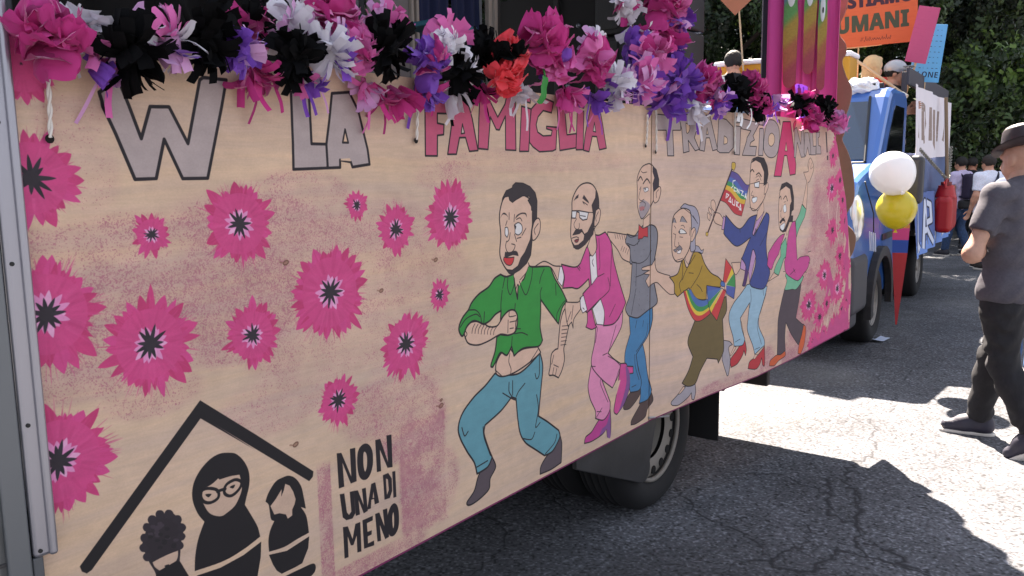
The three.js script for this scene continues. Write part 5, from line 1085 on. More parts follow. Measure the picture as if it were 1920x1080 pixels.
// ------------------------------------------------------------------ blue lorry following the float
const T0 = V(3.23, 0, -7.25), TT = deg(56), TE = V(Math.cos(TT), 0, -Math.sin(TT)), TN = V(Math.sin(TT), 0, Math.cos(TT));
const T = (s, y, z) => T0.clone().addScaledVector(TE, s).addScaledVector(TN, z).setY(y);
{
  const blue = MP(0x3062ad, 0.35, { clearcoat: 0.8, clearcoatRoughness: 0.12 }), glass = MP(0x1d2f45, 0.06, { clearcoat: 1 }), dark = M(0x111116, 0.45), bumper = M(0x3a3a40, 0.65), tarp = M(0x3f3d45, 0.8);
  const t = thing('blue_lorry', 'blue flatbed lorry with dark bumper following behind the float', 'lorry', T0, TT);
  const pr = [[-0.9, 0.62], [-0.93, 0.9], [-0.915, 1.1], [-0.87, 1.36], [-0.8, 1.43], [-0.6, 1.475], [-0.08, 1.575], [0.4, 2.18], [0.47, 2.235], [0.6, 2.265], [1.22, 2.265], [1.29, 2.2], [1.3, 0.5], [0.62, 0.5]];
  for (let i = 0; i <= 12; i++) { const a = deg(15 + i * 12.5); pr.push([0.12 + 0.48 * Math.cos(a), 0.36 + 0.48 * Math.sin(a)]); } pr.push([-0.36, 0.5], [-0.85, 0.5]);
  const cg = extr(pr, 1.9, 0.05); cg.translate(0, 0, -2.0 + 0.05);
  const cab = part('cab', cg, blue, t);
  // screen, door glass, pillars
  const wsl = Math.hypot(0.48, 0.605), wsa = Math.atan2(0.605, 0.48), ws = new THREE.Shape(); ws.moveTo(0.05, -0.9); ws.lineTo(wsl - 0.05, -0.82); ws.lineTo(wsl - 0.05, 0.82); ws.lineTo(0.05, 0.9);
  const wg = new THREE.ExtrudeGeometry(ws, { depth: 0.01, bevelEnabled: false }); wg.rotateX(Math.PI / 2); wg.rotateZ(wsa); wg.translate(-0.085 - 0.052 * Math.sin(wsa), 1.58 + 0.052 * Math.cos(wsa), -1.0); part('windscreen', wg, glass, t);
  part('screen_seal', [cyl(V(-0.12, 1.63, -0.1), V(0.36, 2.22, -0.17), 0.012), cyl(V(-0.12, 1.62, -0.1), V(-0.12, 1.62, -1.9), 0.014)], dark, t);
  part('wiper', [cyl(V(-0.14, 1.645, -0.25), V(-0.05, 1.74, -0.9), 0.01), cyl(V(-0.15, 1.62, -0.2), V(-0.11, 1.68, -0.5), 0.012)], M(0xbfc3c8, 0.4), t);
  const dg = extr([[0.2, 1.62], [0.34, 1.84], [0.56, 2.1], [0.64, 2.15], [1.1, 2.15], [1.1, 1.6]], 0.006); dg.translate(0, 0, 0.002);
  const door = part('door', (() => { const g = extr([[0.14, 0.98], [0.1, 1.57], [0.32, 1.93], [0.6, 2.2], [1.14, 2.2], [1.16, 0.62], [0.75, 0.62]], 0.004); g.translate(0, 0, -0.002); return g; })(), blue, t);
  part('window', dg, MP(0x0b0b10, 0.08), door); part('handle', bx(0.14, 0.03, 0.03, 1.04, 1.42, 0.012, 0.01), dark, door); part('side_strip', bx(0.9, 0.06, 0.01, 0.7, 0.95, 0.008, 0.004), dark, door);
  // bumper, headlight, grille, wing
  part('bumper', [bx(0.62, 0.5, 2.06, -0.72, 0.63, -1.0, 0.07), bx(0.3, 0.16, 2.02, -0.86, 0.36, -1.0, 0.05)], bumper, t); 
  part('fog_lamp', bx(0.02, 0.1, 0.2, -1.035, 0.6, -0.3, 0.008), M(0xd5d8dd, 0.15), t);
  part('grille', bx(0.03, 0.26, 1.2, -0.945, 1.1, -1.0, 0.01), dark, t);
  for (const z of [-0.12, -1.88]) { const hg = new THREE.SphereGeometry(1, 24, 16); hg.scale(0.11, 0.2, 0.07); hg.rotateZ(0.12); hg.translate(-0.83, 1.18, z + (z > -1 ? 0.1 : -0.1)); const hl = part('headlight', hg, MP(0xdfe4ea, 0.08, { metalness: 0.35, clearcoat: 1 }), t); const lg = new THREE.TorusGeometry(0.06, 0.012, 8, 20); lg.rotateY(Math.PI / 2); lg.translate(-0.962, 1.2, z); part('lamp_ring', lg, M(0x8b9098, 0.3, { metalness: 0.7 }), hl); }
  part('wing_seam', [cyl(V(-0.7, 1.47, 0.02), V(-0.45, 1.2, 0.052), 0.005), cyl(V(-0.45, 1.2, 0.052), V(-0.38, 0.9, 0.052), 0.005)], dark, t);
  for (let i = 0; i < 4; i++) part('paint_stripe', cyl(V(-0.6 + i * 0.08, 1.06 - i * 0.01, 0.054), V(-0.54 + i * 0.08, 0.9 - i * 0.01, 0.054), 0.005), M(0xcfd8e6, 0.5), t);
  const arch = []; for (let i = 0; i <= 16; i++) { const a = deg(-5 + i * 12); arch.push([0.12 + 0.52 * Math.cos(a), 0.36 + 0.52 * Math.sin(a)]); } for (let i = 16; i >= 0; i--) { const a = deg(-5 + i * 12); arch.push([0.12 + 0.44 * Math.cos(a), 0.36 + 0.44 * Math.sin(a)]); }
  const ag = extr(arch, 0.05, 0.006); ag.translate(0, 0, 0.005); part('wheel_arch', ag, M(0x1d1d21, 0.7), t);
  // wheels
  const mkw = (s, z, r, dual) => {
    const w = new THREE.Group(); w.name = 'wheel'; w.position.set(s, r, z); t.add(w);
    const pf = [[0.2, 0], [0.23, 0.02], [0.3, 0.03], [r - 0.02, 0.01], [r, -0.03], [r, -0.2], [r - 0.02, -0.23], [0.2, -0.22]].map((p) => new THREE.Vector2(p[0], p[1]));
    const g = new THREE.LatheGeometry(pf, 40); g.rotateX(Math.PI / 2); part('tyre', g, rubber, w); if (dual) { const g2 = g.clone(); g2.translate(0, 0, -0.27); part('tyre', g2, rubber, w); }
    const rp = [[0.205, 0.012], [0.195, -0.02], [0.15, -0.01], [0.13, -0.03], [0.06, -0.03], [0.055, 0.01], [0.0, 0.012]].map((p) => new THREE.Vector2(p[0], p[1]));
    const rg = new THREE.LatheGeometry(rp, 36); rg.rotateX(Math.PI / 2); const rim = part('rim', rg, M(0x8c8781, 0.5, { metalness: 0.3 }), w);
    for (let i = 0; i < 8; i++) { const a = (i / 8) * 6.283, h = new THREE.CircleGeometry(0.018, 12); h.translate(Math.cos(a) * 0.172, Math.sin(a) * 0.172, -0.004); part('vent_hole', h, dark, rim); }
  };
  mkw(0.12, -0.03, 0.36); mkw(0.12, -1.75, 0.36); mkw(3.3, -0.1, 0.37, true); mkw(3.3, -1.7, 0.37, true);
  // flatbed
  part('bed', [bx(3.9, 0.14, 2.06, 3.35, 0.98, -1.0), bx(3.9, 0.2, 0.06, 3.35, 0.86, -0.6), bx(3.9, 0.2, 0.06, 3.35, 0.86, -1.4)], dark, t);
  part('underside', bx(3.0, 0.4, 1.4, 3.0, 0.62, -1.0, 0.05), M(0x0c0c0e, 0.9), t);
  for (const s of [1.45, 3.1, 4.6]) part('bed_post', bx(0.05, 1.5, 0.05, s, 1.78, -0.06), M(0x36343a, 0.7), t);
  part('bed_rail', [bx(3.25, 0.17, 0.03, 3.06, 2.49, -0.03)], tarp, t, 'dark grey rail above the white banner');
  part('rear_board', bx(0.06, 1.1, 1.9, 1.42, 1.55, -1.0), M(0x15151a, 0.8), t);
  part('tarp_side', bx(3.3, 0.75, 0.02, 3.15, 1.35, -0.03, 0.004), M(0x55648a, 0.8), t);
  part('roof_rack', [bx(0.95, 0.04, 1.7, 0.95, 2.33, -1.0), bx(0.05, 0.08, 1.8, 0.6, 2.32, -1.0), bx(0.05, 0.08, 1.8, 1.25, 2.32, -1.0)], dark, t);
  // mirror
  const mir = part('mirror', bx(0.12, 0.42, 0.22, 0.06, 1.47, 0.24, 0.05), M(0x2a2a2f, 0.4), t); part('mirror_arm', [cyl(V(0.1, 1.3, 0.0), V(0.06, 1.35, 0.2), 0.016), cyl(V(0.14, 1.6, 0.0), V(0.06, 1.55, 0.2), 0.016)], dark, mir); part('mirror_glass', bx(0.008, 0.36, 0.18, 0.123, 1.47, 0.24, 0.01), MP(0x8899aa, 0.03, { metalness: 0.9 }), mir);
}
function printed(w, h, draw) { const c = canvas(w, h), x = c.getContext('2d'); draw(x, w, h); return tex(c); }
{ // banners on the lorry's side
  const quad = (a, b, c, d, nx, ny, wav) => { // corners TL TR BR BL as [s, y]
    const g = new THREE.PlaneGeometry(1, 1, nx, ny), p = g.attributes.position;
    for (let i = 0; i < p.count; i++) { const u = p.getX(i) + 0.5, v = 0.5 - p.getY(i), s = (a[0] * (1 - u) + b[0] * u) * (1 - v) + (d[0] * (1 - u) + c[0] * u) * v, y = (a[1] * (1 - u) + b[1] * u) * (1 - v) + (d[1] * (1 - u) + c[1] * u) * v; p.setXYZ(i, s, y, wav(u, v)); }
    g.computeVertexNormals(); return g;
  };
  const wb = thing('white_banner', 'white cloth banner with faded brown lettering on the side of the blue lorry', 'banner', T0, TT);
  part('cloth', quad([1.48, 2.41], [4.6, 2.41], [4.62, 1.72], [1.72, 1.66], 60, 8, (u, v) => 0.03 + 0.02 * Math.sin(u * 38) * (0.4 + v) + 0.015 * Math.sin(u * 17 + 2)), M(0xffffff, 0.85, { map: printed(1024, 320, (x, w, h) => {
    x.fillStyle = '#d8d2d8'; x.fillRect(0, 0, w, h); x.lineCap = 'butt'; x.strokeStyle = '#8d7c74'; x.lineWidth = 34;
    const L = (s) => { const p = nums(s); x.beginPath(); p.forEach((q, i) => (i ? x.lineTo(q[0], q[1]) : x.moveTo(q[0], q[1]))); x.stroke(); };
    L('40 230 90 75 140 230'); L('70 185 120 185'); L('200 235 200 80 255 90 285 155 255 225 200 235'); L('350 75 350 235'); L('420 235 420 80 520 230 520 75'); L('640 75 640 235'); L('710 235 760 80 820 235'); L('730 190 800 190'); L('880 80 880 235 950 235');
    for (let i = 0; i < 500; i++) { x.fillStyle = 'rgba(216,210,216,' + (0.3 * NP[i]) + ')'; x.fillRect(NP[i + 900] * w, NP[i + 3000] * h, 40 * NP[i + 50], 6); } }) }), wb);
  const bb = thing('blue_banner', 'blue cloth banner with white outlined lettering low on the lorry side', 'banner', T0, TT);
  part('cloth', quad([1.66, 1.3], [4.75, 1.3], [5.0, 0.66], [1.85, 0.6], 50, 8, (u, v) => 0.045 + 0.02 * Math.sin(u * 30 + v) + 0.03 * v), M(0xffffff, 0.8, { map: printed(1024, 256, (x, w, h) => {
    x.fillStyle = '#54689f'; x.fillRect(0, 0, w, h); x.fillStyle = '#6f8fd0'; x.fillRect(0, h * 0.8, w, h * 0.2);
    const Z = ['30 235 70 30', '70 30 120 130 60 140 150 235', '190 235 240 40 300 235', '215 160 275 160', '340 235 340 40 420 60 420 130 340 140 430 235', '500 40 560 235 620 40', '680 235 740 40 800 235', '700 170 780 170', '860 235 860 40 960 235 960 40'];
    for (const [col, wd] of [['#20263c', 42], ['#c9cfe0', 26]]) { x.strokeStyle = col; x.lineWidth = wd; x.lineJoin = 'round'; for (const s of Z) { const p = nums(s); x.beginPath(); p.forEach((q, i) => (i ? x.lineTo(q[0], q[1]) : x.moveTo(q[0], q[1]))); x.stroke(); } } }) }), bb);
  // pennant cloth behind the front wheel
  const pn = thing('pennant', 'long red pennant with pink and blue bands hanging behind the lorry front wheel', 'pennant', T(0.52, 0.05, 0.12), TT - Math.PI / 2 + 0.25);
  const seg = (y0, y1, w0, w1, c) => part('band', (() => { const g = extr([[-w0 * 0.36, y0], [w0 * 0.36, y0], [w1 * 0.36, y1], [-w1 * 0.36, y1]], 0.004); return g; })(), M(c, 0.8), pn);
  seg(1.06, 1.0, 0.2, 0.2, 0xc23a6b); seg(1.0, 0.97, 0.2, 0.2, 0xd08a3c); seg(0.97, 0.86, 0.2, 0.19, 0xc9447a); seg(0.86, 0.74, 0.19, 0.18, 0x2d4c9a); seg(0.74, 0.06, 0.18, 0.02, 0xa62f34);
  // jerrycan on a chain
  const q = T(3.5, 0, 0.16), can = thing('red_canister', 'red plastic canister hanging on a chain on the lorry side', 'canister', V(q.x, 0.8, q.z), TT);
  const red = MP(0xa3161c, 0.4), bodyG = bx(0.52, 0.44, 0.2, 0, 0.22, 0, 0.07), neck = cyl(V(-0.06, 0.42, 0), V(-0.06, 0.56, 0), 0.12, 0.085, 20), hdl = new THREE.TorusGeometry(0.1, 0.017, 8, 20, Math.PI); hdl.translate(-0.06, 0.54, 0);
  const cb = part('body', [bodyG, neck], red, can); part('handle', hdl, red, can); part('cap', cyl(V(-0.06, 0.56, 0), V(-0.06, 0.6, 0), 0.06, 0.06, 18), M(0x6d1014, 0.5), can); cb.rotation.z = 0; can.rotation.order = 'YXZ'; can.rotation.z = 0.06;
  const ch = thing('chain', 'thin chain from which the red canister hangs', 'chain', V(0, 0, 0)), links = [], pth = new THREE.CatmullRomCurve3([T(1.9, 1.76, 0.06), T(2.9, 1.55, 0.12), T(3.45, 1.44, 0.16), T(4.2, 1.62, 0.1), T(4.7, 1.85, 0.05)]);
  for (let i = 0; i < 60; i++) { const g = new THREE.TorusGeometry(0.02, 0.005, 5, 10); g.scale(1.5, 1, 1); g.rotateX(i % 2 ? Math.PI / 2 : 0); const p = pth.getPointAt(i / 60), tg = pth.getTangentAt(i / 60); g.applyQuaternion(new THREE.Quaternion().setFromUnitVectors(V(1, 0, 0), tg)); g.translate(p.x, p.y, p.z); links.push(g); }
  part('links', links, M(0x8e8a80, 0.4, { metalness: 0.6 }), ch);
  const rp = thing('rope', 'straight tan rope dropping from the lorry rail to the canister handle', 'rope', V(0, 0, 0)); part('strand', tube([T(3.42, 2.4, 0.1), T(3.45, 1.9, 0.13), T(3.45, 1.42, 0.16)], 0.02, 12, 6), M(0x7d6a55, 0.9), rp);
}
// yellow box on the lorry, over the cab
{
  const y = thing('yellow_box', 'yellow box with a white top rim riding above the lorry cab', 'box', T(1.06, 2.35, -1.15), TT);
  part('box_body', bx(0.34, 0.32, 1.36, 0, 0.16, 0, 0.02), M(0xc08a1e, 0.6), y); part('rim', bx(0.38, 0.05, 1.4, 0, 0.34, 0, 0.02), M(0xe4e2e6, 0.5), y);
}
{ // balloons
  const bal = (X, Y, Z, r, c, label) => { const b = thing('balloon', label, 'balloon', V(X, Y, Z), 0, 'balloons tied to the lorry mirror'); const g = new THREE.SphereGeometry(1, 40, 28), p = g.attributes.position; for (let i = 0; i < p.count; i++) { const yy = p.getY(i), k = 1 - 0.1 * Math.max(0, -yy); p.setXYZ(i, p.getX(i) * r * k, yy * r * (yy < 0 ? 1.08 : 1), p.getZ(i) * r * k); } g.computeVertexNormals(); part('skin', g, MP(c, 0.35, { transmission: 0.08, thickness: 0, clearcoat: 0.3 }), b); const k = new THREE.ConeGeometry(0.016, 0.03, 12); k.translate(0, -r * 1.08 - 0.008, 0); part('knot', k, MP(c, 0.5), b); return b; };
  const w = bal(2.91, 1.535, -6.3, 0.166, 0xf4f2f0, 'round white balloon above a yellow one beside the lorry mirror'); w.rotation.set(-0.75, 0.1, 0.1);
  bal(2.985, 1.262, -6.37, 0.149, 0xc9b81a, 'yellow balloon just below the white balloon');
  const s = thing('balloon_string', 'thin string holding the two balloons to the lorry mirror', 'string', V(0, 0, 0)); part('cord', tube([V(2.91, 1.5, -6.42), V(3.1, 1.6, -6.8), T(0.06, 1.6, 0.2)], 0.003, 10, 5), M(0xd8d8d8, 0.8), s);
  // crumpled plastic on the cab roof
  const g = new THREE.IcosahedronGeometry(1, 4), p = g.attributes.position; for (let i = 0; i < p.count; i++) { const v = V(p.getX(i), p.getY(i), p.getZ(i)), n = 0.65 + 0.6 * vn(v.x * 3 + 20, v.y * 3 + v.z * 4 + 9) + 0.25 * vn(v.x * 9 + 3, v.z * 9 + v.y * 7 + 3); p.setXYZ(i, v.x * n * 0.17, v.y * n * 0.08, v.z * n * 0.12); } g.computeVertexNormals();
  const bag = thing('plastic_bag', 'crumpled white plastic bag lying on the front of the lorry roof', 'bag', T(0.52, 2.32, -0.28), 0.4); part('bag_skin', g, MP(0xdedede, 0.35), bag);
  // litter
  const l = thing('paper_scrap', 'small white and blue paper scrap on the road beside the lorry wheel', 'litter', V(3.361, 0.006, -7.383), 0.4); const lg = new THREE.PlaneGeometry(0.16, 0.11, 6, 4); lg.rotateX(-Math.PI / 2); { const q = lg.attributes.position; for (let i = 0; i < q.count; i++) q.setY(i, 0.03 * Math.abs(q.getX(i) * 8) + 0.012 * vn(q.getX(i) * 30 + 9, q.getZ(i) * 30)); lg.computeVertexNormals(); } part('sheet', lg, M(0xc9d6ec, 0.6), l);
}
// ------------------------------------------------------------------ placards
function placard(name, label, P, yaw, roll, w, h, map, stick, group) {
  const t = thing(name, label, 'placard', P, yaw); const g = new THREE.Group(); void g;
  const b = part('board', (() => { const q = bx(w, h, 0.012, 0, 0, 0, 0.004), uv = q.attributes.uv, ps = q.attributes.position; for (let i = 0; i < uv.count; i++) uv.setXY(i, ps.getX(i) / w + 0.5, ps.getY(i) / h + 0.5); q.rotateZ(roll); return q; })(), M(0xffffff, 0.8, { map }), t);
  void b; for (const [a, c, r] of stick) part('stick', cyl(V(...a), V(...c), r), M(0xb39a78, 0.7), t);
  return t;
}
{
  const F0 = 'bold 96px sans-serif';
  placard('orange_placard', 'orange placard reading RESTIAMO UMANI held above the blonde head', V(4.02, 3.3, -9.45), -0.35, 0.035, 0.96, 0.74, printed(1024, 790, (x, w, h) => {
    x.fillStyle = '#c05a34'; x.fillRect(0, 0, w, h); for (let i = 0; i < 400; i++) { x.fillStyle = 'rgba(120,40,10,' + NP[i] * 0.06 + ')'; x.fillRect(NP[i + 99] * w, NP[i + 999] * h, 90, 14); }
    x.fillStyle = '#3a2030'; x.font = 'bold 190px sans-serif'; x.textAlign = 'center'; x.strokeStyle = '#3a2030'; x.lineWidth = 16; x.lineJoin = 'round'; x.save(); x.translate(w / 2, 330); x.rotate(-0.03); x.scale(940 / x.measureText('RESTIAMO').width, 1.05); x.strokeText('RESTIAMO', 0, 0); x.fillText('RESTIAMO', 0, 0); x.restore();
    x.fillStyle = x.strokeStyle = '#3d4434'; x.font = 'bold 250px sans-serif'; x.save(); x.translate(w / 2 + 24, 610); x.rotate(-0.02); x.scale(800 / x.measureText('UMANI').width, 1); x.strokeText('UMANI', 0, 0); x.fillText('UMANI', 0, 0); x.restore();
    x.fillStyle = '#5a2a20'; x.font = 'italic 64px serif'; x.fillText('#', 420, 735); x.strokeStyle = '#5a2a20'; x.lineWidth = 5; x.beginPath(); for (let i = 0; i < 60; i++) x.lineTo(450 + i * 5, 722 + 13 * Math.sin(i * 1.25) * (0.5 + NP[i + 70]) - (i % 9 === 4 ? 26 : 0)); x.stroke(); }), [[[-0.1, -0.36, -0.014], [-0.1, -1.0, 0.02], 0.008], [[-0.3, -0.385, -0.014], [0.14, -0.36, -0.014], 0.012]]);
  placard('pink_placard', 'tall narrow pink placard tilted in front of a light blue one', V(4.4, 2.97, -9.0), -0.3, -0.2, 0.21, 0.58, printed(128, 320, (x, w, h) => { x.fillStyle = '#b04a72'; x.fillRect(0, 0, w, h); for (let i = 0; i < 60; i++) { x.fillStyle = 'rgba(90,20,60,' + NP[i] * 0.1 + ')'; x.fillRect(NP[i + 9] * w, NP[i + 77] * h, 20, 3); } }), [[[-0.04, -0.25, -0.014], [-0.22, -0.95, 0.0], 0.012]]);
  placard('blue_placard', 'light blue placard with small dark writing half hidden behind the pink one', V(4.62, 2.82, -9.3), -0.3, -0.1, 0.3, 0.62, printed(256, 512, (x, w, h) => { x.fillStyle = '#5ea6d6'; x.fillRect(0, 0, w, h); x.fillStyle = '#1c2a44'; x.font = '34px sans-serif'; for (let j = 0; j < 8; j++) for (let i = 0; i < 6; i++) x.fillRect(30 + i * 36, 50 + j * 48, 5 + 14 * NP[i * 9 + j], 5); x.font = 'bold 70px sans-serif'; x.fillText('N ONE', 24, 470); }), [[[-0.02, -0.3, -0.014], [-0.03, -0.75, 0], 0.012]]);
  placard('brown_placard', 'brown cardboard placard with a pointed bottom held up behind the yellow box', V(2.25, 3.3, -8.4), -0.2, 0.75, 0.3, 0.3, printed(64, 64, (x, w, h) => { x.fillStyle = '#9a6044'; x.fillRect(0, 0, w, h); }), [[[0.03, -0.16, -0.014], [0.09, -0.8, 0], 0.008]]);
  const p = thing('wooden_pole', 'long wooden pole sloping across the blonde head down towards the lorry cab', 'pole', V(0, 0, 0)); part('shaft', cyl(V(3.7, 2.72, -9.0), V(3.98, 2.28, -8.4), 0.016, 0.018), M(0xb9a183, 0.7), p); part('ferrule', cyl(V(3.955, 2.315, -8.45), V(3.98, 2.28, -8.4), 0.024, 0.024), M(0xd8d0c0, 0.5), p);
}

// ------------------------------------------------------------------ people: one continuous body each, clothes and hair as children. Local frame: x to the person's left, y up, z forward.
const SKIN = { pale: 0xb98a72, tan: 0x9c6a52 };
function headPrims(h, f, S = 1) { // h centre, f = tilt (pitch) in radians
  const c = Math.cos(f), s = Math.sin(f), R = (x, y, z) => [h[0] + x * S, h[1] + (y * c - z * s) * S, h[2] + (y * s + z * c) * S];
  return [ell(R(0, 0.022, -0.012), [0.076 * S, 0.096 * S, 0.094 * S]), ell(R(0, -0.045, 0.03), [0.057 * S, 0.062 * S, 0.062 * S]), cap(R(0, -0.088, 0.058), R(0, -0.085, 0.05), 0.026 * S, 0.03 * S), cap(R(0, 0.008, 0.088), R(0, -0.034, 0.103), 0.008 * S, 0.0145 * S), cap(R(-0.014, -0.036, 0.092), R(0.014, -0.036, 0.092), 0.009 * S, 0.009 * S), cap(R(-0.035, 0.022, 0.076), R(0.035, 0.022, 0.076), 0.013 * S, 0.013 * S), cap(R(-0.018, -0.061, 0.081), R(0.018, -0.061, 0.081), 0.009 * S, 0.009 * S), ell(R(0.079, -0.012, -0.006), [0.009 * S, 0.032 * S, 0.019 * S]), ell(R(-0.079, -0.012, -0.006), [0.009 * S, 0.032 * S, 0.019 * S])];
}
function handGeo(w, e, cell) { // relaxed, slightly curled hand hanging on from the forearm e->w
  const d = nrm(sub3(w, e)); let n = nrm([d[2], 0, -d[0]]); if (!isFinite(n[0]) || Math.abs(d[1]) > 0.98) n = [1, 0, 0];
  const s = nrm([d[1] * n[2] - d[2] * n[1], d[2] * n[0] - d[0] * n[2], d[0] * n[1] - d[1] * n[0]]); // s = d x n : across the palm
  const P = (a, b, c) => [0, 1, 2].map((i) => w[i] + d[i] * a + s[i] * b + n[i] * c), pr = [cap(P(-0.02, 0, 0), P(0.01, 0, 0), 0.026, 0.025)];
  for (const b of [-0.026, -0.009, 0.009, 0.026]) pr.push(cap(P(0.012, b * 0.7, 0), P(0.082, b, 0), 0.014, 0.0115));
  [[-0.029, 0.064], [-0.01, 0.076], [0.009, 0.08], [0.028, 0.072]].forEach(([b, L]) => { pr.push(cap(P(0.085, b, 0), P(0.085 + L * 0.45, b * 1.1, 0.012), 0.0096, 0.009), cap(P(0.085 + L * 0.45, b * 1.1, 0.012), P(0.085 + L * 0.78, b * 1.1, 0.036), 0.0088, 0.0075)); });
  pr.push(cap(P(0.02, 0.028, 0.004), P(0.052, 0.052, 0.018), 0.0125, 0.0105), cap(P(0.052, 0.052, 0.018), P(0.085, 0.056, 0.032), 0.0102, 0.0085));
  return solid(pr, cell, 0.008);
}
function shoeGeo(a, yaw, pitch, L = 0.27) { // a = ankle
  const g = [], f = [Math.sin(yaw) * Math.cos(pitch), -Math.sin(pitch), Math.cos(yaw) * Math.cos(pitch)], u = [Math.sin(yaw) * Math.sin(pitch), Math.cos(pitch), Math.cos(yaw) * Math.sin(pitch)], P = (z, y, x = 0) => [a[0] + f[0] * z + u[0] * y + x * Math.cos(yaw), a[1] + f[1] * z + u[1] * y, a[2] + f[2] * z + u[2] * y - x * Math.sin(yaw)];
  const up = solid([cap(P(-0.045, -0.045), P(0.07, -0.045), 0.043, 0.046), cap(P(0.06, -0.048), P(L - 0.11, -0.058), 0.045, 0.036), cap(P(-0.03, 0.0), P(-0.02, -0.04), 0.046, 0.05), cap(P(0.0, 0.0), P(0.08, -0.03), 0.04, 0.04)], 0.009, 0.03);
  const so = solid([cap(P(-0.05, -0.083), P(0.05, -0.083), 0.043, 0.042), cap(P(0.05, -0.083), P(L - 0.1, -0.083), 0.044, 0.04)].map((p) => ({ ...p, cut: [...P(0, -0.078), ...u] })), 0.008, 0.01);
  g.push(up, so); return g;
}
function person(o) {
  const g = thing('person', o.label, 'person', o.pos, o.turn, undefined), q = o.cell || 0.018, J = {
    pel: [0, 0.93, 0], waist: [0, 1.1, 0.0], chest: [0, 1.3, -0.005], neck: [0, 1.47, -0.01], head: [0, 1.62, 0.015],
    shL: [0.185, 1.42, -0.01], shR: [-0.185, 1.42, -0.01], elL: [0.235, 1.14, -0.03], elR: [-0.235, 1.14, -0.03], wrL: [0.225, 0.9, 0.08], wrR: [-0.225, 0.9, 0.08],
    hiL: [0.09, 0.9, 0], hiR: [-0.09, 0.9, 0], knL: [0.1, 0.5, 0.03], knR: [-0.1, 0.5, 0.03], anL: [0.1, 0.09, 0.0], anR: [-0.1, 0.09, 0.0], ...o.J };
  const side = (p, dx, dy = 0, dz = 0) => [p[0] + dx, p[1] + dy, p[2] + dz];
  const arm = (s, e, w, k) => [cap(s, e, 0.05 + k, 0.041 + k), cap(e, mix(e, w, 0.3), 0.041 + k, 0.043 + k), cap(mix(e, w, 0.3), w, 0.043 + k, 0.027 + k)];
  const leg = (h, kn, a, k) => [cap(h, mix(h, kn, 0.3), 0.09 + k, 0.085 + k), cap(mix(h, kn, 0.3), kn, 0.085 + k, 0.055 + k), cap(kn, mix(kn, a, 0.3), 0.055 + k, 0.059 + k), cap(mix(kn, a, 0.3), a, 0.059 + k, 0.034 + k)];
  const torso = (k) => [cap(side(J.chest, -0.1, 0.06), side(J.chest, 0.1, 0.06), 0.1 + k, 0.1 + k), cap(side(J.chest, -0.08, -0.06, 0.01), side(J.chest, 0.08, -0.06, 0.01), 0.108 + k, 0.108 + k), cap(side(J.waist, -0.065), side(J.waist, 0.065), 0.1 + k, 0.1 + k), cap(side(J.pel, -0.075), side(J.pel, 0.075), 0.106 + k, 0.106 + k), cap(side(J.chest, -0.03, 0.12), J.neck, 0.07 + k, 0.06 + k * 0.4), cap(side(J.chest, 0.03, 0.12), J.neck, 0.07 + k, 0.06 + k * 0.4)];
  const sh = (k) => [cap(J.neck, J.shL, 0.05 + k, 0.056 + k), cap(J.neck, J.shR, 0.05 + k, 0.056 + k)];
  const body = [solid([...torso(0), ...sh(0), ...arm(J.shL, J.elL, J.wrL, 0), ...arm(J.shR, J.elR, J.wrR, 0), ...leg(J.hiL, J.knL, J.anL, 0), ...leg(J.hiR, J.knR, J.anR, 0), cap(J.neck, side(J.head, 0, -0.06, -0.02), 0.058, 0.055)], q, 0.045),
    solid(headPrims(J.head, o.nod || 0).concat([cap(mix(J.neck, J.head, 0.15), side(J.head, 0, -0.05, -0.02), 0.057, 0.056)]), o.fine ? 0.0045 : 0.009, 0.022), handGeo(J.wrL, J.elL, o.fine ? 0.004 : 0.006), handGeo(J.wrR, J.elR, o.fine ? 0.004 : 0.006)];
  part('body', body.map((b) => b), M(0xffffff, 0.55, { map: speckle(o.skin || SKIN.pale, 0.16, 128, 9) }), g);
  for (const s of [-1, 1]) { const eg = new THREE.SphereGeometry(0.0115, 12, 8); eg.translate(J.head[0] + s * 0.032, J.head[1] + 0.002, J.head[2] + 0.076); part('eye', eg, M(0x2a2320, 0.3), g); }
  const FA = o.foldAmp || 1, fold = (x, y, z) => o.smooth ? 0 : FA * 0.0035 * Math.sin(y * 60 + x * 34 + Math.sin(z * 40) * 2) * Math.max(0, Math.sin(x * 17 + z * 13 + y * 9)) + FA * 0.0012 * Math.sin(x * 90 + y * 40) + FA * 0.003 * (vn(x * 14 + z * 9 + 20, y * 22 + x * 10 + 30) - 0.5) - FA * 0.002 * Math.abs(Math.sin(y * 26 + x * 15 + z * 12));
  // shirt with sleeves cut clean
  const slv = o.sleeve ?? 0.6, sl = (s, e, w) => { const p = slv <= 1 ? mix(s, e, slv) : mix(e, w, slv - 1), d = nrm(slv <= 1 ? sub3(e, s) : sub3(w, e)); const r = [cap(s, e, 0.067, slv <= 1 ? 0.062 : 0.054)]; r[0].cut = slv <= 1 ? [...p, ...d] : undefined; if (slv > 1) { const f = cap(e, w, 0.054, 0.042); f.cut = [...p, ...d]; r.push(f); } return r; };
  const hem = o.hem || 0.86, st = torso(0.018).concat(sh(0.014)).map((p) => ({ ...p, cut: [0, J.neck[1] + 0.015, 0, 0, 1, 0.25] }));
  st.push({ ...cap(side(J.pel, -0.082, -0.03), side(J.pel, 0.082, -0.03), 0.123, 0.123), cut: [0, hem, 0, 0, -1, 0] });
  const shirtP = st.concat(sl(J.shL, J.elL, J.wrL), sl(J.shR, J.elR, J.wrR));
  part('shirt', solid(shirtP.map((p) => p.cut ? p : { ...p, cut: [0, hem, 0, 0, -1, 0] }), q, 0.04, fold), M(0xffffff, 0.88, { map: speckle(o.shirt, 0.22, 128, 3) }), g);
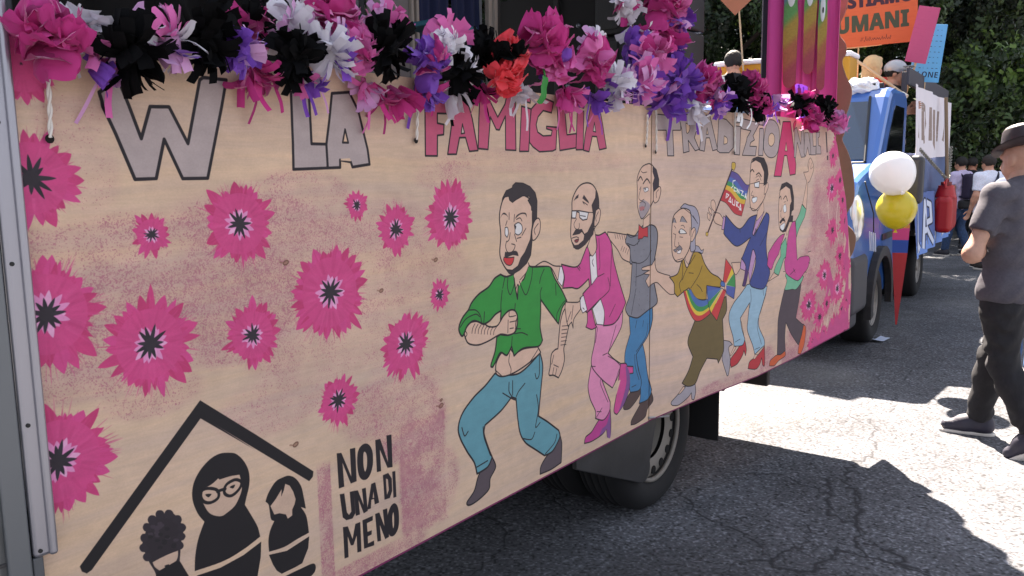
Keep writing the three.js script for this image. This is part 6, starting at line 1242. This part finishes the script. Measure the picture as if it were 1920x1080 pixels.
  const hemL = o.trouser ?? 0.02, tl = (h, k, a) => { const l = leg(h, k, a, 0.016); const dd = nrm(sub3(a, k)); l[3] = cap(mix(k, a, 0.3), a, 0.075, 0.062); l[3].cut = [...mix(k, a, 1 - hemL), ...dd]; return l; };
  part('trousers', solid([cap(side(J.pel, -0.075, 0.02), side(J.pel, 0.075, 0.02), 0.118, 0.118), ...tl(J.hiL, J.knL, J.anL), ...tl(J.hiR, J.knR, J.anR)].map((p) => p.cut ? p : { ...p, cut: [0, 1.0, 0, 0, 1, 0] }), q, 0.03, fold), M(0xffffff, 0.88, { map: speckle(o.trousers, 0.5, 128, 4, 2.5) }), g);
  const yl = o.yawL || 0.1, yr = o.yawR || -0.1;
  for (const [a, y, p] of [[J.anL, yl, o.pitchL || 0], [J.anR, yr, o.pitchR || 0]]) { const [u, s] = shoeGeo(a, y, p); const sm = part('shoe', u, M(o.shoe || 0x22222a, 0.6), g); part('sole', s, M(o.sole || 0xc9c2b8, 0.7), sm); }
  if (o.hair) part('hair', solid(o.hair(J.head), o.fine ? 0.006 : 0.01, 0.025, (x, y, z) => 0.003 * Math.sin(x * 160) * Math.sin(y * 120 + z * 90)), M(o.hairColor || 0x16110f, 0.75), g);
  return [g, J];
}
const shortHair = (h) => [{ ...cap([h[0], h[1] + 0.03, h[2] - 0.02], [h[0], h[1] + 0.028, h[2] - 0.018], 0.092, 0.092), cut: [h[0], h[1] + 0.02, h[2] + 0.05, 0, -0.62, 0.78] }, ell([h[0], h[1] + 0.045, h[2] - 0.012], [0.083, 0.088, 0.1])].map((p) => p.r ? p : p);
{ // man with the hat, walking away
  const th = deg(200), [g, J] = person({
    label: 'man in a dark trilby, grey T-shirt and black jeans walking away at the right edge', pos: V(2.755, 0, -4.45), turn: th, cell: 0.011, fine: true, skin: 0xac8470, shirt: 0x4a474f, trousers: 0x1b1a1e, shoe: 0x2b2938, sole: 0xd2ccc4, sleeve: 0.62, hem: 0.86, nod: 0.12,
    J: { elL: [0.35, 1.12, -0.02], wrL: [0.03, 1.14, 0.2], elR: [-0.33, 1.13, 0.0], wrR: [-0.16, 1.08, 0.24], knL: [0.08, 0.5, -0.03], anL: [0.04, 0.16, -0.2], knR: [-0.09, 0.5, 0.17], anR: [-0.1, 0.095, 0.25], head: [0, 1.615, 0.02] }, pitchL: 0.6, yawL: 0.45, yawR: 0.75, foldAmp: 2.4 });
  const h = J.head, felt = M(0x221a1e, 0.5, { map: speckle(0x2a2126, 0.35, 128, 6), color: 0xffffff });
  const hat = thing('hat', 'dark brown trilby with a pale band on the man at the right', 'hat', V(2.755, 0, -4.45), th);
  const crown = new THREE.LatheGeometry([[0.097, 0], [0.1, 0.02], [0.097, 0.06], [0.09, 0.1], [0.075, 0.118], [0.04, 0.112], [0, 0.1]].map((p) => new THREE.Vector2(p[0], p[1])), 48); { const p = crown.attributes.position; for (let i = 0; i < p.count; i++) { const x = p.getX(i), y = p.getY(i), z = p.getZ(i), t = y / 0.12; p.setXYZ(i, x * (0.86 - 0.22 * t * (z > 0 ? z * 8 : 0)), y + (t > 0.8 ? -0.02 * Math.exp(-x * x * 900) : 0) + z * -0.05 * t, z * 1.12); } crown.computeVertexNormals(); }
  const brim = new THREE.RingGeometry(0.08, 0.148, 64, 6); brim.rotateX(-Math.PI / 2); { const p = brim.attributes.position; for (let i = 0; i < p.count; i++) { const x = p.getX(i), z = p.getZ(i), r = Math.hypot(x, z), k = Math.max(0, r - 0.09) / 0.058; p.setXYZ(i, x * 0.92, k * k * (0.022 * Math.abs(x) / r - 0.024 * Math.max(0, z) / r + 0.03 * Math.max(0, -z) / r), z * 1.08); } brim.computeVertexNormals(); }
  const hg = new THREE.Group(); void hg;
  const place = (q) => { q.rotateX(0.2); q.translate(h[0], h[1] + 0.062, h[2] - 0.012); return q; };
  const br = brim.clone(); br.translate(0, 0.004, 0);
  part('crown', place(crown), felt, hat); part('brim', place(mergeGeometries([brim.toNonIndexed(), br.toNonIndexed()])), felt, hat);
  const bd = new THREE.CylinderGeometry(0.101, 0.1, 0.014, 48, 1, true); bd.scale(0.87, 1, 1.13); bd.translate(0, 0.016, 0); part('band', place(bd), M(0x9a9098, 0.4), hat);
  const tat = M(0x4a3a3c, 0.7), e = V(...J.elL), s0 = V(...J.shL); void tat; void e; void s0;
  part('belt', solid([{ ...cap([-0.075, 0.935, 0], [0.075, 0.935, 0], 0.1215, 0.1215), cut: [0, 0.955, 0, 0, 1, 0] }].map((p) => p), 0.012, 0.01), M(0x151316, 0.5), g);
}
// walkers beyond the lorry
{
  const [g, J] = person({ label: 'person in a pale lilac top with a dark backpack walking beside the lorry tail', pos: V(7.95, 0, -14.6), turn: deg(205), shirt: 0xb9aecb, trousers: 0x2b3f5e, sleeve: 0.6, hair: shortHair, J: { knL: [0.1, 0.5, 0.1], anL: [0.1, 0.09, 0.16], anR: [-0.1, 0.11, -0.16] } });
  const b = thing('backpack', 'dark purple backpack worn by the person in the pale lilac top', 'backpack', g.position.clone(), g.rotation.y);
  part('bag', bx(0.3, 0.44, 0.17, 0, 1.23, -0.2, 0.06), M(0x1d1530, 0.8), b); part('pocket', bx(0.22, 0.2, 0.05, 0, 1.12, -0.29, 0.02), M(0x150f24, 0.8), b); for (const s of [-1, 1]) part('strap', tube([V(s * 0.11, 1.4, -0.13), V(s * 0.12, 1.5, 0.0), V(s * 0.12, 1.38, 0.13), V(s * 0.13, 1.12, 0.1), V(s * 0.12, 1.05, -0.13)], 0.018), M(0x1d1530, 0.8), b);
  const w = thing('waist_bag', 'black bag slung low on the back of the backpack wearer', 'bag', g.position.clone(), g.rotation.y); part('pouch', bx(0.34, 0.16, 0.12, 0.05, 0.92, -0.17, 0.05), M(0x0e0d10, 0.8), w);
}
person({ label: 'person dressed all in black between the backpack wearer and the man in the white T-shirt', pos: V(8.7, 0, -15.6), turn: deg(120), shirt: 0x0f0e12, trousers: 0x131318, sleeve: 1.8, hair: shortHair, skin: SKIN.tan });
{
  const [g] = person({ label: 'man in a white T-shirt with a dark shoulder strap walking ahead of the hat wearer', pos: V(7.28, 0, -12.6), turn: deg(195), shirt: 0xd6d9e6, trousers: 0x24344e, shoe: 0x2a2420, sleeve: 0.75, hair: shortHair, hairColor: 0x2a211d, J: { knR: [-0.1, 0.5, 0.1], anR: [-0.1, 0.09, 0.15], anL: [0.1, 0.11, -0.16] } });
  const s = thing('shoulder_strap', 'dark bag strap across the back of the man in the white T-shirt', 'strap', g.position.clone(), g.rotation.y); part('strap', tube([V(0.2, 0.95, -0.08), V(0.1, 1.2, -0.145), V(-0.05, 1.4, -0.13), V(-0.13, 1.49, -0.02), V(-0.08, 1.36, 0.13), V(0.15, 1.02, 0.125)], 0.02), M(0x1a1d2c, 0.8), s);
}
person({ label: 'person in blue jeans and white shoes mostly hidden behind the man in the hat', pos: V(3.78, 0, -5.95), turn: deg(140), shirt: 0x3a4660, trousers: 0x2b4a76, shoe: 0xe2e2e2, hair: shortHair, sleeve: 0.6, J: { knL: [0.1, 0.5, 0.12], anL: [0.1, 0.09, 0.24], knR: [-0.1, 0.5, -0.03], anR: [-0.1, 0.12, -0.22] }, pitchR: 0.4 });
// riders on the lorry bed
person({ label: 'blonde person in a red top riding on the lorry under the orange placard', pos: T(2.1, 1.05, -0.5), turn: deg(110), shirt: 0xc93424, trousers: 0x22242c, sleeve: 0.6, hairColor: 0xcfb184, J: { head: [0, 1.62, 0.03] }, hair: (h) => [{ ...cap([h[0], h[1] + 0.035, h[2] - 0.02], [h[0], h[1] + 0.03, h[2] - 0.02], 0.102, 0.102), cut: [h[0], h[1], h[2] + 0.06, 0, -0.35, 0.94] }, cap([h[0] - 0.07, h[1], h[2] - 0.03], [h[0] - 0.08, h[1] - 0.2, h[2] - 0.03], 0.04, 0.035), cap([h[0] + 0.07, h[1], h[2] - 0.03], [h[0] + 0.08, h[1] - 0.2, h[2] - 0.03], 0.04, 0.035), cap([h[0], h[1], h[2] - 0.07], [h[0], h[1] - 0.22, h[2] - 0.09], 0.07, 0.06), ell([h[0], h[1] + 0.09, h[2] + 0.05], [0.06, 0.03, 0.04])] });
{
  const [g, J] = person({ label: 'person in black with a silver grey cap riding at the front of the lorry bed', pos: T(1.72, 0.93, -0.2), turn: deg(60), shirt: 0x0c0b0f, trousers: 0x0d0d10, sleeve: 1.8, hair: shortHair, J: { elL: [0.2, 1.2, 0.02], elR: [-0.2, 1.2, 0.02], wrL: [0.08, 1.25, 0.14], wrR: [-0.08, 1.22, 0.14] } });
  const c = thing('cap', 'silver grey cap on the head of the rider dressed in black', 'cap', g.position.clone(), g.rotation.y), h = J.head;
  part('cap_crown', solid([{ ...ell([h[0], h[1] + 0.05, h[2] - 0.01], [0.1, 0.09, 0.112]) }], 0.01, 0.02), M(0xa7a9ad, 0.4, { metalness: 0.2 }), c); part('peak', (() => { const q = bx(0.14, 0.012, 0.1, h[0], h[1] + 0.06, h[2] + 0.12, 0.005); return q; })(), M(0x77797e, 0.4), c);
}
person({ label: 'dark haired person standing behind the yellow box under the brown placard', pos: V(2.33, 1.05, -8.75), turn: deg(180), shirt: 0x17171c, trousers: 0x15151a, sleeve: 1.8, hair: shortHair, J: { elR: [-0.24, 1.2, 0.12], wrR: [-0.12, 1.38, 0.22] } });

// ------------------------------------------------------------------ trees beyond the parade
const bark = M(0x2a221b, 0.9, { map: speckle(0xffffff, 0.7, 128, 6, 4) });
function leafCluster(n, sz) { const l = []; for (let i = 0; i < n; i++) { const g = new THREE.PlaneGeometry(sz, sz * 0.55, 2, 1), p = g.attributes.position; for (let k = 0; k < p.count; k++) p.setZ(k, -Math.abs(p.getX(k)) * 0.35); g.translate(sz * 0.5, 0, 0); g.rotateX(rr(-0.8, 0.8)); g.rotateZ(rr(-0.9, 0.9)); g.rotateY(rr(0, 6.28)); g.translate(rr(-0.1, 0.1), rr(-0.1, 0.1), rr(-0.1, 0.1)); l.push(g); } const m = mergeGeometries(l); m.computeVertexNormals(); return m; }
function tree(name, label, X, Dp, H, W, low, clumps, per, cols, sd, group) {
  seed = sd; const t = thing(name, label, 'tree', V(X, 0, -Dp), 0, group), tr = [], r0 = 0.17 + H * 0.012;
  const lean = rr(-0.3, 0.3), top = V(lean, H * 0.62, rr(-0.3, 0.3)); tr.push(cyl(V(0, 0, 0), V(lean * 0.4, H * 0.3, 0), r0, r0 * 0.75, 10), cyl(V(lean * 0.4, H * 0.3, 0), top, r0 * 0.75, r0 * 0.3, 8));
  const cl = [];
  for (let i = 0; i < clumps; i++) { const a = rr(0, 6.283), u = Math.sqrt(rnd()), y = low + (H - low) * Math.pow(rnd(), 0.85), e = 1 - Math.pow(Math.abs((y - low) / (H - low) - 0.42) / 0.62, 2), rad = W * Math.sqrt(Math.max(0.12, e)) * u; cl.push([V(Math.cos(a) * rad + lean, y, Math.sin(a) * rad), rr(0.4, 1.1) * (W / 3)]); }
  for (let i = 0; i < Math.min(clumps, 16); i++) { const s = V(lean * 0.5, H * rr(0.25, 0.55), 0); tr.push(cyl(s, cl[i][0], r0 * 0.3, r0 * 0.08, 6)); }
  part('trunk', tr, bark, t);
  const mesh = new THREE.InstancedMesh(CL, LEAF, clumps * per), m4 = new THREE.Matrix4(), qq = new THREE.Quaternion(), e3 = new THREE.Euler(), col = new THREE.Color(); let k = 0;
  for (const [c, r] of cl) { const tone = rr(0.4, 1.5); for (let i = 0; i < per; i++) { const v = V(rr(-1, 1), rr(-1, 1), rr(-1, 1)); v.setLength(r * Math.pow(rnd(), 0.4)); v.y *= 0.75; const s = rr(0.6, 1.25); m4.compose(v.add(c), qq.setFromEuler(e3.set(rr(0, 6.3), rr(0, 6.3), rr(0, 6.3))), V(s, s, s)); mesh.setMatrixAt(k, m4); col.set(cols[Math.floor(rnd() * cols.length)]).multiplyScalar(tone * rr(0.75, 1.25)); mesh.setColorAt(k++, col); } }
  mesh.name = 'crown'; mesh.userData.kind = 'stuff'; mesh.castShadow = mesh.receiveShadow = true; t.add(mesh); return t;
}
seed = 5; const CL = leafCluster(8, 0.1), LEAF = MP(0xffffff, 0.7, { transmission: 0.42, thickness: 0 });
const G1 = [0x1f3615, 0x284219, 0x172a12, 0x344d1e], G2 = [0x2a4018, 0x405a20, 0x203215, 0x566f2c];
tree('tree', 'dark leafy tree filling the gap above the tall magenta bloom', -1.2, 20.5, 9.5, 3.6, 1.6, 64, 440, G1, 101);
tree('tree', 'dark leafy tree seen between the loudspeakers and the dark post', 4.2, 18.5, 9.6, 3.4, 0.9, 50, 440, G1, 202);
tree('tree', 'tree with lighter leaves rising behind the orange placard', 8.6, 19.5, 10, 3.6, 1.4, 50, 440, G2, 303);
tree('tree', 'dense dark tree behind the pink and blue placards', 12.2, 20.5, 10, 3.6, 1.5, 50, 440, G1, 404);
tree('tree', 'dense tree above the man in the hat at the right edge', 15.6, 19.0, 9.5, 3.6, 1.7, 50, 440, G2, 505);
tree('tree', 'tree standing off to the left behind the float garland', -6, 21, 9.5, 3.8, 1.5, 52, 330, G1, 606);
tree('tree', 'tree further right beyond the edge of the street', 19.8, 21, 9.5, 3.8, 1.5, 46, 330, G1, 707);
for (const [i, [X, Dp]] of [[-3, 29], [3, 28], [9, 30], [14.5, 28.5], [20, 30], [26, 29]].entries()) tree('tree', ['far tree behind the leftmost dark tree', 'far tree closing the gap behind the brown placard', 'far tree behind the orange placard', 'far tree behind the dense dark tree right of the placards', 'far tree above the walkers in the street', 'far tree at the right end of the back row'][i], X, Dp, 11, 4.2, 1.0, 52, 330, G1, 800 + i);
{ // low hedge along the far side of the street
  seed = 77; const n = 9000, mesh = new THREE.InstancedMesh(CL, LEAF, n), m4 = new THREE.Matrix4(), q = new THREE.Quaternion(), e = new THREE.Euler(), c = new THREE.Color();
  for (let i = 0; i < n; i++) { const s = rr(1.2, 2.2); m4.compose(V(rr(-14, 34), Math.pow(rnd(), 0.8) * 3.0, -34 + rr(-0.8, 0.8)), q.setFromEuler(e.set(rr(0, 6), rr(0, 6), rr(0, 6))), V(s, s, s)); mesh.setMatrixAt(i, m4); mesh.setColorAt(i, c.set(G1[i % 4]).multiplyScalar(rr(0.5, 1.1))); }
  mesh.name = 'undergrowth'; mesh.userData.kind = 'stuff'; mesh.castShadow = true; scene.add(mesh);
}
{ // parked car glimpsed between the walkers
  const c = thing('parked_car', 'pale blue grey car parked far down the street behind the walkers', 'car', V(12.6, 0, -24.5), deg(20)), paint = MP(0x8ea0b5, 0.3, { clearcoat: 0.8 });
  const g = extr([[-2, 0.3], [-2.05, 0.75], [-1.2, 0.9], [-0.6, 1.38], [0.9, 1.4], [1.6, 0.95], [2.0, 0.85], [2.05, 0.35]], 1.5, 0.08); g.translate(0, 0, -0.75); part('body', g, paint, c);
  const w = extr([[-1.0, 0.92], [-0.55, 1.3], [0.8, 1.32], [1.35, 0.94]], 1.68, 0.0); w.translate(0, 0, -0.84); part('window', w, MP(0x101418, 0.08), c);
  for (const x of [-1.3, 1.3]) for (const z of [-0.72, 0.72]) part('wheel', cyl(V(x, 0.31, z - 0.1), V(x, 0.31, z + 0.1), 0.31, 0.31, 20), rubber, c);
}
renderer.render(scene, camera);
